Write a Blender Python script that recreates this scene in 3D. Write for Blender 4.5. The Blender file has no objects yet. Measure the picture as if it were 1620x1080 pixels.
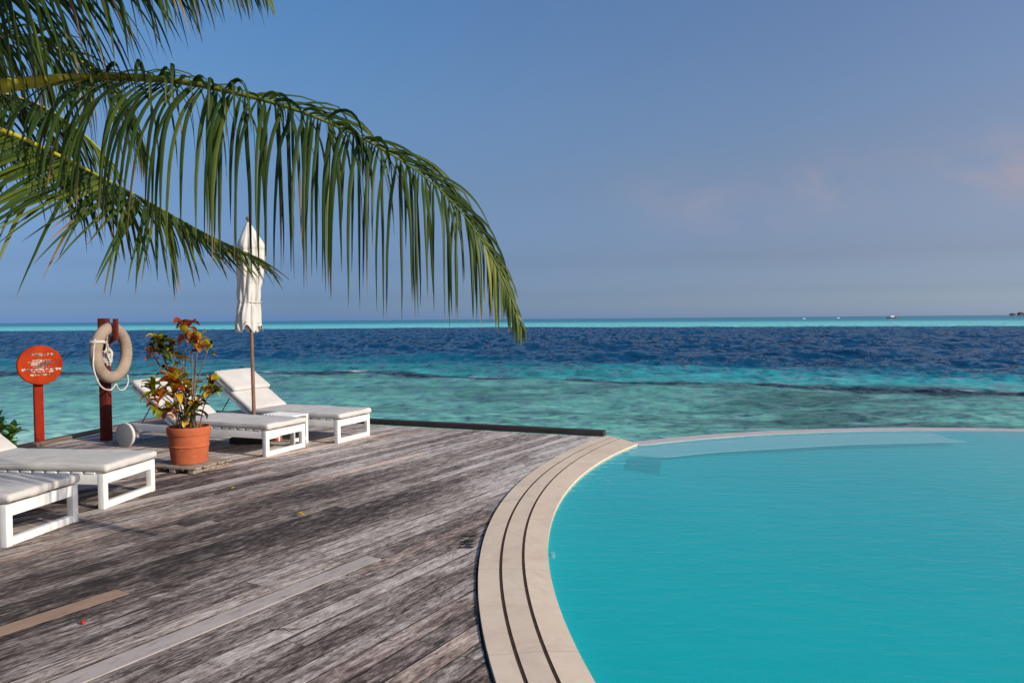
import bpy, bmesh, math, random
import numpy as np
from mathutils import Vector, Matrix, noise

# ------------------------------------------------------------------ camera, sky, sun, exposure
SC = bpy.context.scene
COL = SC.collection
F, H = 1200.0, 1.55
PITCH, ROLL = math.atan(35.5 / F), math.radians(-0.46)
CR = Matrix.Rotation(math.pi / 2 - PITCH, 3, 'X') @ Matrix.Rotation(ROLL, 3, 'Z')
cd = bpy.data.cameras.new('camera')
cam = bpy.data.objects.new('camera', cd)
COL.objects.link(cam)
cam.location = (0, 0, H)
cam.rotation_euler = CR.to_euler()
cd.sensor_width = 36
cd.lens = F / 1620 * 36
cd.clip_end = 60000
cd.clip_start = 0.05
SC.camera = cam

SUN_EL = math.radians(26)
SUN_AZ = math.atan2(0.88, -0.475)          # clockwise from +Y
sd = Vector((math.sin(SUN_AZ) * math.cos(SUN_EL), math.cos(SUN_AZ) * math.cos(SUN_EL), math.sin(SUN_EL)))
sl = bpy.data.lights.new('sun', 'SUN')
sl.energy = 4.2
sl.angle = math.radians(0.53)
sl.color = (1.0, 0.93, 0.82)
so = bpy.data.objects.new('sun', sl)
COL.objects.link(so)
so.rotation_euler = sd.to_track_quat('Z', 'Y').to_euler()
so.location = sd * 50

SC.view_settings.view_transform = 'Standard'
SC.view_settings.look = 'None'
SC.view_settings.exposure = 0.0
SC.view_settings.gamma = 1.0
SC.render.film_transparent = False
try:
    SC.cycles.max_bounces = 8
    SC.cycles.transparent_max_bounces = 12
    SC.cycles.caustics_reflective = False
    SC.cycles.caustics_refractive = False
except Exception:
    pass


class G:
    """tiny node-graph helper"""
    def __init__(s, nt):
        s.nt = nt
        nt.nodes.clear()

    def n(s, typ, ins=None, **props):
        nd = s.nt.nodes.new(typ)
        for k, v in props.items():
            setattr(nd, k, v)
        for k, v in (ins or {}).items():
            sock = nd.inputs[k]
            if isinstance(v, bpy.types.NodeSocket):
                s.nt.links.new(v, sock)
            else:
                if hasattr(sock.default_value, '__len__') and not isinstance(v, str):
                    v = tuple(v)
                    if len(sock.default_value) == 4 and len(v) == 3:
                        v = v + (1.0,)
                sock.default_value = v
        return nd

    def m(s, op, a, b=0.0, c=None, clamp=False):
        ins = {0: a, 1: b}
        if c is not None:
            ins[2] = c
        return s.n('ShaderNodeMath', ins, operation=op, use_clamp=clamp).outputs[0]

    def mix(s, f, a, b, blend='MIX'):
        nd = s.n('ShaderNodeMix', None, data_type='RGBA', blend_type=blend, clamp_factor=True)
        for idx, v in ((0, f), (6, a), (7, b)):
            if isinstance(v, bpy.types.NodeSocket):
                s.nt.links.new(v, nd.inputs[idx])
            else:
                nd.inputs[idx].default_value = v if idx == 0 else (tuple(v) + (1.0,) if len(v) == 3 else v)
        return nd.outputs[2]

    def ramp(s, f, stops, interp='LINEAR'):
        nd = s.n('ShaderNodeValToRGB', {0: f})
        cr = nd.color_ramp
        cr.interpolation = interp
        while len(cr.elements) < len(stops):
            cr.elements.new(0.5)
        for e, (p, c) in zip(cr.elements, stops):
            e.position = p
            if not hasattr(c, '__len__'):
                c = (c, c, c)
            e.color = tuple(c) + (1.0,)
        return nd.outputs[0]

    def maprange(s, v, a, b, c=0.0, d=1.0, smooth=False):
        nd = s.n('ShaderNodeMapRange', {0: v, 1: a, 2: b, 3: c, 4: d})
        if smooth:
            nd.interpolation_type = 'SMOOTHSTEP'
        return nd.outputs[0]

    def vec(s, x, y, z):
        return s.n('ShaderNodeCombineXYZ', {0: x, 1: y, 2: z}).outputs[0]

    def noise(s, v, scale, detail=3, rough=0.5, dist=0.0):
        return s.n('ShaderNodeTexNoise', {'Vector': v, 'Scale': scale, 'Detail': detail, 'Roughness': rough, 'Distortion': dist}).outputs[0]


W = bpy.data.worlds.new('World')
SC.world = W
W.use_nodes = True
g = G(W.node_tree)
sky = g.n('ShaderNodeTexSky', sky_type='NISHITA', sun_disc=False, sun_elevation=SUN_EL, sun_rotation=SUN_AZ,
          altitude=0, air_density=1.0, dust_density=1.5, ozone_density=2.5)
tc = g.n('ShaderNodeTexCoord').outputs['Generated']
sx = g.n('ShaderNodeSeparateXYZ', {0: tc})
dx, dy, dz = sx.outputs
# the air's own colour by height above the horizon (low band is dim violet-grey haze, blue above)
hgt = g.m('SQRT', g.maprange(dz, 0.0, 0.40))
def q_(lst): return [(min(1, (z / 0.40) ** .5), tuple(c / 4.0 for c in col)) for z, col in lst]
tl = g.ramp(hgt, q_([(0.0, (0.85, 1.40, 3.1)), (0.005, (0.74, 1.2, 2.6)), (0.012, (0.66, 1.03, 2.02)), (0.028, (0.48, 0.73, 1.44)), (0.069, (0.44, 0.585, 1.0)), (0.165, (0.616, 0.725, 0.927)), (0.27, (0.75, 0.972, 1.16)), (0.40, (0.77, 1.14, 1.40))]))
tr_ = g.ramp(hgt, q_([(0.0, (1.75, 2.25, 3.7)), (0.006, (1.55, 1.98, 3.3)), (0.018, (1.245, 1.558, 2.469)), (0.033, (0.968, 1.159, 1.848)), (0.076, (0.867, 0.862, 1.162)), (0.184, (1.136, 1.006, 1.072)), (0.264, (1.196, 1.117, 1.202)), (0.40, (1.24, 1.2, 1.34))]))
tint = g.mix(g.maprange(dx, -0.26, 0.52), tl, tr_)
skyc = g.mix(1.0, g.mix(1.0, sky.outputs[0], tint, 'MULTIPLY'), (4.0, 4.0, 4.0), 'MULTIPLY')
# three faint puffs of cumulus low in the haze to the right
ay = g.m('MAXIMUM', dy, 0.05)
az_, el_ = g.m('DIVIDE', dx, ay), g.m('DIVIDE', dz, ay)
pv = g.vec(az_, g.m('MULTIPLY', el_, 1.5), 0.0)
cn = g.noise(pv, 9.0, 6, 0.6, 0.3)
tot = None
for (ca, ce, wa, we, st) in ((0.235, 0.155, 0.075, 0.03, 0.55), (0.435, 0.175, 0.055, 0.032, 0.8), (0.66, 0.195, 0.085, 0.045, 1.0), (0.33, 0.13, 0.08, 0.02, 0.25)):
    a = g.m('DIVIDE', g.m('SUBTRACT', az_, ca), wa)
    e = g.m('DIVIDE', g.m('SUBTRACT', el_, ce), we)
    r = g.m('ADD', g.m('MULTIPLY', a, a), g.m('MULTIPLY', e, e))
    k = g.m('MULTIPLY', g.m('EXPONENT', g.m('MULTIPLY', r, -0.9)), st)
    tot = k if tot is None else g.m('ADD', tot, k)
front = g.maprange(dy, 0.1, 0.3)
cl = g.m('MULTIPLY', g.m('MULTIPLY', tot, g.maprange(cn, 0.30, 0.70, smooth=True)), front)
skyc = g.mix(g.m('MULTIPLY', cl, 0.55, clamp=True), skyc, (4.5, 3.6, 3.9))
bg = g.n('ShaderNodeBackground', {0: skyc, 1: 0.10})
wo = g.n('ShaderNodeOutputWorld', {0: bg.outputs[0]})


# ------------------------------------------------------------------ helpers
def at(px, py, Y):
    d = CR @ Vector(((px - 810) / F, -(py - 540) / F, -1))
    return Vector((0, 0, H)) + d * (Y / d.y)


def gp(px, py, z=0.0):
    d = CR @ Vector(((px - 810) / F, -(py - 540) / F, -1))
    return Vector((0, 0, H)) + d * ((z - H) / d.z)


def tag(o, label=None, cat=None, group=None, kind=None):
    if label: o['label'] = label
    if cat: o['category'] = cat
    if group: o['group'] = group
    if kind: o['kind'] = kind
    return o


def empty(name, loc, rz=0.0, **kw):
    o = bpy.data.objects.new(name, None)
    o.empty_display_size = 0.2
    COL.objects.link(o)
    o.location = loc
    o.rotation_euler = (0, 0, rz)
    return tag(o, **kw)


def link(name, bm, mat, parent=None, smooth=False, auto=None, **kw):
    me = bpy.data.meshes.new(name)
    bm.to_mesh(me)
    bm.free()
    for m in (mat if isinstance(mat, (list, tuple)) else [mat]):
        me.materials.append(m)
    if smooth:
        me.polygons.foreach_set('use_smooth', [True] * len(me.polygons))
        if auto:
            me.set_sharp_from_angle(angle=math.radians(auto))
    o = bpy.data.objects.new(name, me)
    COL.objects.link(o)
    if parent:
        o.parent = parent
    return tag(o, **kw)


def copy_tree(o, parent=None):
    c = o.copy()
    COL.objects.link(c)
    c.parent = parent
    for ch in list(o.children):
        copy_tree(ch, c)
    return c


def box(bm, x0, x1, y0, y1, z0, z1, bev=0.0, mtx=None, seg=2):
    r = bmesh.ops.create_cube(bm, size=1.0)
    vs = r['verts']
    for v in vs:
        v.co = Vector((x0 + (v.co.x + .5) * (x1 - x0), y0 + (v.co.y + .5) * (y1 - y0), z0 + (v.co.z + .5) * (z1 - z0)))
    if bev > 0:
        es = list({e for v in vs for e in v.link_edges})
        r2 = bmesh.ops.bevel(bm, geom=es, offset=bev, segments=seg, affect='EDGES', profile=0.6)
        vs = list({v for f in r2['faces'] for v in f.verts} | {v for v in vs if v.is_valid})
    if mtx is not None:
        for v in vs:
            v.co = mtx @ v.co
    return vs


def softbox(bm, size, r, c=(0, 0, 0), mtx=None, n=(40, 16, 4), amp=0.0, seed=0, puff=0.0):
    """cushion: rounded box with a slightly uneven surface"""
    hx, hy, hz = size[0] / 2, size[1] / 2, size[2] / 2
    cache = {}
    def vert(p):
        key = (round(p[0], 5), round(p[1], 5), round(p[2], 5))
        if key in cache: return cache[key]
        q = Vector((max(-hx + r, min(hx - r, p[0])), max(-hy + r, min(hy - r, p[1])), max(-hz + r, min(hz - r, p[2]))))
        d = Vector(p) - q
        if d.length > 1e-9: d.normalize()
        co = q + d * r
        if puff and p[2] > 0:
            co.z += puff * (1 - (p[0] / hx) ** 4) * (1 - (p[1] / hy) ** 4)
        if amp:
            w = Vector((co.x * 3, co.y * 5, co.z * 4 + seed * 7.3))
            co += d * amp * noise.noise(w) + Vector((0, 0, amp * .5 * noise.noise(w * 3.1)))
        co += Vector(c)
        if mtx is not None: co = mtx @ co
        cache[key] = bm.verts.new(co)
        return cache[key]
    def lin(h, k):
        inner = [(-h + r) + (2 * h - 2 * r) * i / k for i in range(k + 1)]
        e = [r * (1 - math.cos(a)) for a in (0.0, .5, 1.0, 1.3)]
        return [-h + x for x in e] + inner + [h - x for x in reversed(e)]
    X, Y, Z = lin(hx, n[0]), lin(hy, n[1]), lin(hz, n[2])
    def face(A, B, fn, flip):
        for i in range(len(A) - 1):
            for j in range(len(B) - 1):
                q = [vert(fn(A[i], B[j])), vert(fn(A[i + 1], B[j])), vert(fn(A[i + 1], B[j + 1])), vert(fn(A[i], B[j + 1]))]
                if flip: q.reverse()
                if len(set(q)) == 4:
                    try: bm.faces.new(q)
                    except ValueError: pass
    face(X, Y, lambda a, b: (a, b, hz), False)
    face(X, Y, lambda a, b: (a, b, -hz), True)
    face(X, Z, lambda a, b: (a, -hy, b), False)
    face(X, Z, lambda a, b: (a, hy, b), True)
    face(Y, Z, lambda a, b: (hx, a, b), False)
    face(Y, Z, lambda a, b: (-hx, a, b), True)


def tube(bm, pts, rad, seg=8, cap=True, close=False):
    """tube along points; rad a number or list"""
    pts = [Vector(p) for p in pts]
    n = len(pts)
    rs = rad if hasattr(rad, '__len__') else [rad] * n
    rings = []
    up = None
    for i, p in enumerate(pts):
        if close:
            t = (pts[(i + 1) % n] - pts[i - 1])
        else:
            t = pts[min(i + 1, n - 1)] - pts[max(i - 1, 0)]
        t.normalize()
        if up is None:
            up = Vector((0, 0, 1)) if abs(t.z) < .9 else Vector((1, 0, 0))
        a = (up - t * up.dot(t)).normalized()
        b = t.cross(a)
        up = a
        rings.append([bm.verts.new(p + (a * math.cos(2 * math.pi * k / seg) + b * math.sin(2 * math.pi * k / seg)) * rs[i]) for k in range(seg)])
    m = n if close else n - 1
    for i in range(m):
        A, B = rings[i], rings[(i + 1) % n]
        for k in range(seg):
            bm.faces.new((A[k], A[(k + 1) % seg], B[(k + 1) % seg], B[k]))
    if cap and not close:
        bm.faces.new(list(reversed(rings[0])))
        bm.faces.new(rings[-1])


def lathe(bm, prof, seg=32, c=(0, 0, 0), cap=True):
    rings = []
    for (r, z) in prof:
        rings.append([bm.verts.new((c[0] + r * math.cos(2 * math.pi * k / seg), c[1] + r * math.sin(2 * math.pi * k / seg), c[2] + z)) for k in range(seg)])
    for A, B in zip(rings, rings[1:]):
        for k in range(seg):
            bm.faces.new((A[k], A[(k + 1) % seg], B[(k + 1) % seg], B[k]))
    if cap:
        bm.faces.new(list(reversed(rings[0])))
        bm.faces.new(rings[-1])


def catmull(pts, n):
    pts = [Vector(p) for p in pts]
    P = [pts[0] * 2 - pts[1]] + pts + [pts[-1] * 2 - pts[-2]]
    dense = []
    for i in range(1, len(P) - 2):
        for k in range(24):
            t = k / 24
            a, b, c, d = P[i - 1], P[i], P[i + 1], P[i + 2]
            dense.append(0.5 * ((2 * b) + (c - a) * t + (2 * a - 5 * b + 4 * c - d) * t * t + (3 * b - a - 3 * c + d) * t ** 3))
    dense.append(pts[-1].copy())
    L = [0]
    for a, b in zip(dense, dense[1:]):
        L.append(L[-1] + (b - a).length)
    out = []
    j = 0
    for i in range(n):
        s = L[-1] * i / (n - 1)
        while j < len(L) - 2 and L[j + 1] < s: j += 1
        k = (s - L[j]) / max(1e-9, L[j + 1] - L[j])
        out.append(dense[j].lerp(dense[j + 1], min(1, k)))
    return out


# ------------------------------------------------------------------ materials
def base_mat(name):
    m = bpy.data.materials.new(name)
    m.use_nodes = True
    return m, G(m.node_tree)


def finish(g, bsdf):
    g.n('ShaderNodeOutputMaterial', {0: bsdf})


def simple(name, col, col2=None, rough=0.6, scale=8.0, bump=0.0, bscale=None, spec=0.4, stretch=(1, 1, 1), metal=0.0, lo=0.35, hi=0.7, detail=5, translucent=0.0):
    m, g = base_mat(name)
    tc = g.n('ShaderNodeTexCoord').outputs['Object']
    v = g.n('ShaderNodeMapping', {0: tc, 3: stretch}).outputs[0]
    n1 = g.noise(v, scale, detail, 0.6)
    c = g.mix(g.maprange(n1, lo, hi), col, col2 or col)
    ins = {'Base Color': c, 'Roughness': rough, 'Specular IOR Level': spec, 'Metallic': metal}
    if bump:
        n2 = g.noise(v, bscale or scale * 4, 4, 0.6)
        ins['Normal'] = g.n('ShaderNodeBump', {'Strength': bump, 'Distance': 0.01, 'Height': n2}).outputs[0]
    b = g.n('ShaderNodeBsdfPrincipled', ins).outputs[0]
    if translucent:
        t = g.n('ShaderNodeBsdfTranslucent', {0: c}).outputs[0]
        b = g.n('ShaderNodeMixShader', {0: translucent, 1: b, 2: t}).outputs[0]
    finish(g, b)
    return m


M = {}
M['white_paint'] = simple('white_paint', (0.79, 0.775, 0.73), (0.62, 0.60, 0.54), 0.5, 7, 0.08, lo=0.45, hi=0.82)
M['cushion'] = simple('cushion_fabric', (0.60, 0.565, 0.52), (0.50, 0.47, 0.425), 0.9, 5, 0.25, 320, spec=0.15)
M['backcushion'] = M['cushion']
M['umbrella_cloth'] = simple('umbrella_cloth', (0.74, 0.71, 0.65), (0.62, 0.58, 0.51), 0.9, 5, 0.3, 40, spec=0.1, translucent=0.18)
M['pole_wood'] = simple('pole_wood', (0.24, 0.13, 0.075), (0.13, 0.07, 0.04), 0.6, 10, 0.15, stretch=(4, 4, .5))
M['red_paint'] = simple('red_paint', (0.32, 0.020, 0.004), (0.20, 0.013, 0.004), 0.7, 9, 0.15, spec=0.12, stretch=(2, 2, .6))
M['dark_red_paint'] = simple('dark_red_paint', (0.15, 0.022, 0.013), (0.07, 0.013, 0.010), 0.7, 7, 0.2, spec=0.12, stretch=(3, 3, .5))
M['sign_orange'] = simple('sign_orange', (0.42, 0.038, 0.0025), (0.27, 0.021, 0.003), 0.7, 7, 0.2, spec=0.12)
M['worn_white'] = simple('worn_white', (0.62, 0.52, 0.42), (0.10, 0.08, 0.075), 0.8, 16, 0.2, lo=0.42, hi=0.56)
M['ring_cloth'] = simple('ring_cloth', (0.36, 0.275, 0.20), (0.27, 0.20, 0.145), 0.9, 8, 0.35, 60, spec=0.1)
M['rope'] = simple('rope', (0.66, 0.62, 0.54), (0.48, 0.44, 0.38), 0.9, 40, 0.5, 120, spec=0.1)
M['wheel_grey'] = simple('wheel_grey', (0.33, 0.315, 0.30), (0.29, 0.28, 0.265), 0.7, 5, 0.05)
M['metal'] = simple('strut_metal', (0.35, 0.35, 0.35), (0.25, 0.25, 0.25), 0.35, 8, metal=0.8)
M['soil'] = simple('soil', (0.06, 0.04, 0.025), (0.03, 0.02, 0.012), 0.95, 30, 0.8, 60)
M['grey_wood'] = simple('grey_wood', (0.42, 0.34, 0.26), (0.12, 0.09, 0.07), 0.8, 6, 0.5, 20, stretch=(1, 8, 8))
M['dark_beam'] = simple('dark_beam', (0.045, 0.032, 0.028), (0.02, 0.016, 0.015), 0.65, 5, 0.4, stretch=(.6, 6, 6), lo=0.3)
M['brown_beam'] = simple('brown_beam', (0.22, 0.16, 0.12), (0.09, 0.065, 0.05), 0.75, 5, 0.4, stretch=(.6, 6, 6), lo=0.3)
M['umbrella_base'] = simple('umbrella_base', (0.03, 0.03, 0.03), (0.02, 0.02, 0.02), 0.7, 6, 0.2)
M['orange'] = simple('orange_plastic', (0.65, 0.10, 0.015), (0.50, 0.07, 0.01), 0.4, 5)
M['sand'] = simple('sand', (0.55, 0.48, 0.36), (0.42, 0.36, 0.27), 0.95, 3, 0.6, 40)
M['bark'] = simple('bark', (0.17, 0.14, 0.11), (0.08, 0.065, 0.05), 0.9, 5, 0.8, stretch=(1, 1, 6))
M['groove'] = simple('groove_dark', (0.075, 0.042, 0.030), (0.04, 0.026, 0.021), 0.9, 12, spec=0.1)
M['mark_black'] = simple('mark_black', (0.012, 0.011, 0.010), (0.03, 0.028, 0.025), 0.8, 60, lo=0.5, hi=0.75)
M['boat_white'] = simple('boat_white', (0.8, 0.8, 0.78), None, 0.5)
M['boat_dark'] = simple('boat_dark', (0.10, 0.07, 0.06), None, 0.5)
M['island_green'] = simple('island_green', (0.05, 0.08, 0.06), (0.03, 0.05, 0.04), 0.9, 3)

# terracotta: water marks and pale salts
m, g = base_mat('terracotta')
tc = g.n('ShaderNodeTexCoord').outputs['Object']
a = g.noise(tc, 6, 5, 0.6)
b_ = g.noise(g.n('ShaderNodeMapping', {0: tc, 3: (1, 1, 3)}).outputs[0], 18, 5, 0.65)
c = g.mix(g.maprange(a, 0.35, 0.7), (0.50, 0.125, 0.048), (0.36, 0.085, 0.034))
c = g.mix(g.m('MULTIPLY', g.maprange(b_, 0.58, 0.75), 0.45), c, (0.58, 0.30, 0.20))
finish(g, g.n('ShaderNodeBsdfPrincipled', {'Base Color': c, 'Roughness': 0.8, 'Specular IOR Level': 0.2, 'Normal': g.n('ShaderNodeBump', {'Strength': 0.25, 'Distance': 0.004, 'Height': b_}).outputs[0]}).outputs[0])
M['terracotta'] = m

# leaves: colour per leaf (attribute 'hue'), dry tips (attribute 'dry')
def leaf_mat(name, stops, dry=(0.30, 0.17, 0.08), rough=0.38, trans=0.3, spec=0.5):
    m, g = base_mat(name)
    h = g.n('ShaderNodeAttribute', attribute_name='hue').outputs['Fac']
    d = g.n('ShaderNodeAttribute', attribute_name='dry').outputs['Fac']
    tc = g.n('ShaderNodeTexCoord').outputs['Object']
    n1 = g.noise(tc, 9, 3)
    hh = g.m('ADD', h, g.m('MULTIPLY', g.m('SUBTRACT', n1, 0.5), 0.25))
    c = g.ramp(hh, stops)
    c = g.mix(d, c, dry)
    p = g.n('ShaderNodeBsdfPrincipled', {'Base Color': c, 'Roughness': rough, 'Specular IOR Level': spec}).outputs[0]
    t = g.n('ShaderNodeBsdfTranslucent', {0: g.mix(1.0, c, (1.5, 1.5, 0.6), 'MULTIPLY')}).outputs[0]
    finish(g, g.n('ShaderNodeMixShader', {0: trans, 1: p, 2: t}).outputs[0])
    return m

M['palm_leaf'] = leaf_mat('palm_leaf', [(0.0, (0.020, 0.038, 0.009)), (0.40, (0.042, 0.074, 0.012)), (0.75, (0.14, 0.17, 0.02)), (1.0, (0.28, 0.25, 0.03))], trans=0.28, rough=0.45, spec=0.22)
m, g = base_mat('palm_rachis')       # yellow leaf stalk turning green towards the tip
tc = g.n('ShaderNodeTexCoord').outputs['Object']
sp = g.n('ShaderNodeSeparateXYZ', {0: tc}).outputs
nz = g.noise(tc, 7, 4)
c = g.mix(g.maprange(g.m('ADD', sp[0], nz), 5.35, 6.1), (0.52, 0.45, 0.04), (0.13, 0.17, 0.022))
c = g.mix(g.m('MULTIPLY', g.maprange(nz, 0.55, 0.75), 0.5), c, (0.30, 0.22, 0.05))
finish(g, g.n('ShaderNodeBsdfPrincipled', {'Base Color': c, 'Roughness': 0.5, 'Specular IOR Level': 0.3}).outputs[0])
M['rachis'] = m
M['croton_leaf'] = leaf_mat('croton_leaf', [(0.0, (0.030, 0.012, 0.012)), (0.16, (0.022, 0.045, 0.010)), (0.30, (0.14, 0.19, 0.014)), (0.48, (0.55, 0.42, 0.02)), (0.62, (0.52, 0.19, 0.02)), (0.78, (0.36, 0.055, 0.016)), (1.0, (0.06, 0.012, 0.012))], trans=0.25, rough=0.35)
M['shrub_leaf'] = leaf_mat('shrub_leaf', [(0.0, (0.045, 0.11, 0.012)), (0.6, (0.12, 0.25, 0.02)), (1.0, (0.26, 0.36, 0.03))], trans=0.25)
M['stem'] = simple('plant_stem', (0.20, 0.14, 0.10), (0.10, 0.07, 0.05), 0.8, 20)
M['fallen_yellow'] = leaf_mat('fallen_leaf', [(0.0, (0.45, 0.30, 0.02)), (0.5, (0.55, 0.40, 0.03)), (1.0, (0.45, 0.16, 0.04))], trans=0.15)

# ------------------------------------------------------------------ deck
CI, CG2, CG1, CO = ((9.113, 4.649), 8.892), ((9.948, 4.735), 9.888), ((9.759, 4.758), 9.841), ((9.421, 4.808), 9.646)
RIM_C, RIM_R = (5.222, 3.344), 7.05
END_A, END_B = Vector((1.235, 9.92)), Vector((1.53, 9.33))     # the straight far end of the coping
BW, V0 = 0.14, 3.325 - 0.07                                    # board width, one board edge
TH = math.radians(59)
DU, DV = Vector((math.cos(TH), math.sin(TH))), Vector((-math.sin(TH), math.cos(TH)))


def arc_pts(circ, y_end, n, pad=0.0):
    """from the coping's far end round the west side down to y = y_end"""
    (cx, cy), r = circ
    r = r + pad
    # intersect with the end line
    d = (END_B - END_A).normalized()
    f = END_A - Vector((cx, cy))
    bq, cq = f.dot(d), f.dot(f) - r * r
    disc = max(0.0, bq * bq - cq) ** .5
    cand = [END_A + d * (-bq - disc), END_A + d * (-bq + disc)]
    p0 = min(cand, key=lambda p: (p - END_A).length)
    a0 = math.atan2(p0.y - cy, p0.x - cx)
    a1 = 2 * math.pi + math.asin((y_end - cy) / r) if False else math.pi - math.asin((y_end - cy) / r)
    return [Vector((cx + r * math.cos(a0 + (a1 - a0) * i / (n - 1)), cy + r * math.sin(a0 + (a1 - a0) * i / (n - 1)))) for i in range(n)]


def deck_mat():
    m, g = base_mat('weathered_deck')
    tc = g.n('ShaderNodeTexCoord').outputs['Object']
    s = g.n('ShaderNodeSeparateXYZ', {0: tc}).outputs
    u, v = s[0], s[1]
    q = g.m('DIVIDE', g.m('SUBTRACT', v, V0), BW)
    idx = g.m('FLOOR', q)
    fr = g.m('SUBTRACT', q, idx)
    r1 = g.n('ShaderNodeTexWhiteNoise', {'W': idx}, noise_dimensions='1D').outputs['Value']
    us = g.m('DIVIDE', g.m('ADD', u, g.m('MULTIPLY', r1, 7.0)), 4.6)
    seg = g.m('FLOOR', us)
    sf = g.m('SUBTRACT', us, seg)
    wn = g.n('ShaderNodeTexWhiteNoise', {'Vector': g.vec(idx, seg, 0.0)}, noise_dimensions='2D')
    r2 = wn.outputs['Value']
    r3 = g.n('ShaderNodeSeparateXYZ', {0: wn.outputs['Color']}).outputs
    off = g.m('MULTIPLY', r2, 60.0)
    fine = g.noise(g.vec(g.m('ADD', g.m('MULTIPLY', u, 9.0), off), g.m('MULTIPLY', v, 75.0), off), 1.0, 4, 0.62, 0.25)
    med = g.noise(g.vec(g.m('ADD', g.m('MULTIPLY', u, 3.6), off), g.m('MULTIPLY', v, 19.0), off), 1.0, 5, 0.70, 1.0)
    spk = g.noise(g.vec(g.m('MULTIPLY', u, 16.0), g.m('MULTIPLY', v, 42.0), off), 1.0, 4, 0.72, 0.9)
    big = g.noise(g.vec(g.m('MULTIPLY', u, 0.55), g.m('MULTIPLY', v, 0.8), 3.1), 1.0, 4, 0.6)
    # bleached by splashing near the pool
    ex = g.m('SUBTRACT', g.m('ADD', g.m('MULTIPLY', u, DU.x), g.m('MULTIPLY', v, DV.x)), CO[0][0])
    ey = g.m('SUBTRACT', g.m('ADD', g.m('MULTIPLY', u, DU.y), g.m('MULTIPLY', v, DV.y)), CO[0][1])
    dist = g.m('SUBTRACT', g.m('SQRT', g.m('ADD', g.m('MULTIPLY', ex, ex), g.m('MULTIPLY', ey, ey))), CO[1])
    bleach = g.m('MULTIPLY', g.maprange(dist, 0.0, 1.6, 1.0, 0.0), 0.11)
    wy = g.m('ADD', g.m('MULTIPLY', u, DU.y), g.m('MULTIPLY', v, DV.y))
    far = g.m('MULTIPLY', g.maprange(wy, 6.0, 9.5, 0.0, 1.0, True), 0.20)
    t = g.m('ADD', g.m('MULTIPLY', fine, 0.60), g.m('MULTIPLY', med, 0.95))
    t = g.m('ADD', t, g.m('MULTIPLY', spk, 0.70))
    t = g.m('ADD', t, g.m('MULTIPLY', g.m('SUBTRACT', big, 0.5), 0.55))
    t = g.m('ADD', t, g.m('ADD', g.m('MULTIPLY', g.m('SUBTRACT', r2, 0.5), 0.24), -0.03))
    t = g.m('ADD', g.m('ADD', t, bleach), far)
    t = g.maprange(t, 0.90, 1.50)
    col = g.ramp(t, [(0.0, (0.032, 0.023, 0.019)), (0.22, (0.105, 0.078, 0.064)), (0.42, (0.220, 0.174, 0.145)), (0.62, (0.375, 0.312, 0.268)), (1.0, (0.69, 0.61, 0.54))])
    warm = g.m('MULTIPLY', g.maprange(r3[1], 0.72, 0.95), 0.45)
    col = g.mix(warm, col, g.mix(1.0, col, (1.25, 0.95, 0.78), 'MULTIPLY'))
    # pale split edges along a few boards
    edge = g.m('MULTIPLY', g.m('MULTIPLY', g.m('GREATER_THAN', fr, 0.91), g.m('LESS_THAN', fr, 0.965)), g.maprange(g.noise(g.vec(g.m('MULTIPLY', u, 1.6), g.m('MULTIPLY', idx, 3.7), 1.0), 1.0, 4), 0.56, 0.64))
    col = g.mix(g.m('MULTIPLY', edge, 0.65), col, (0.62, 0.55, 0.49))
    seam = g.m('GREATER_THAN', g.m('ABSOLUTE', g.m('SUBTRACT', fr, 0.5)), 0.458)
    col = g.mix(g.m('MULTIPLY', seam, g.maprange(g.noise(g.vec(g.m('MULTIPLY', u, 2.5), g.m('MULTIPLY', idx, 2.1), 7.0), 1.0, 3), 0.30, 0.55, 0.45, 0.95)), col, (0.020, 0.015, 0.012))
    # butt joints and the nail rows
    joint = g.m('MULTIPLY', g.m('LESS_THAN', sf, 0.0012), 0.7)
    nu = g.m('PINGPONG', g.m('ADD', u, 0.2), 0.30)
    nv = g.m('ABSOLUTE', g.m('SUBTRACT', g.m('ABSOLUTE', g.m('SUBTRACT', fr, 0.5)), 0.28))
    nail = g.m('MULTIPLY', g.m('LESS_THAN', nu, 0.006), g.m('LESS_THAN', nv, 0.04))
    col = g.mix(g.m('MAXIMUM', joint, g.m('MULTIPLY', nail, 0.75)), col, (0.015, 0.012, 0.012))
    hgt = g.m('ADD', g.m('MULTIPLY', fine, 0.6), g.m('MULTIPLY', spk, 0.5))
    hgt = g.m('ADD', hgt, g.m('MULTIPLY', g.m('ABSOLUTE', g.m('SUBTRACT', fr, 0.5)), -0.5))
    bmp = g.n('ShaderNodeBump', {'Strength': 0.55, 'Distance': 0.008, 'Height': hgt}).outputs[0]
    finish(g, g.n('ShaderNodeBsdfPrincipled', {'Base Color': col, 'Roughness': 0.82, 'Specular IOR Level': 0.25, 'Normal': bmp}).outputs[0])
    return m


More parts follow.
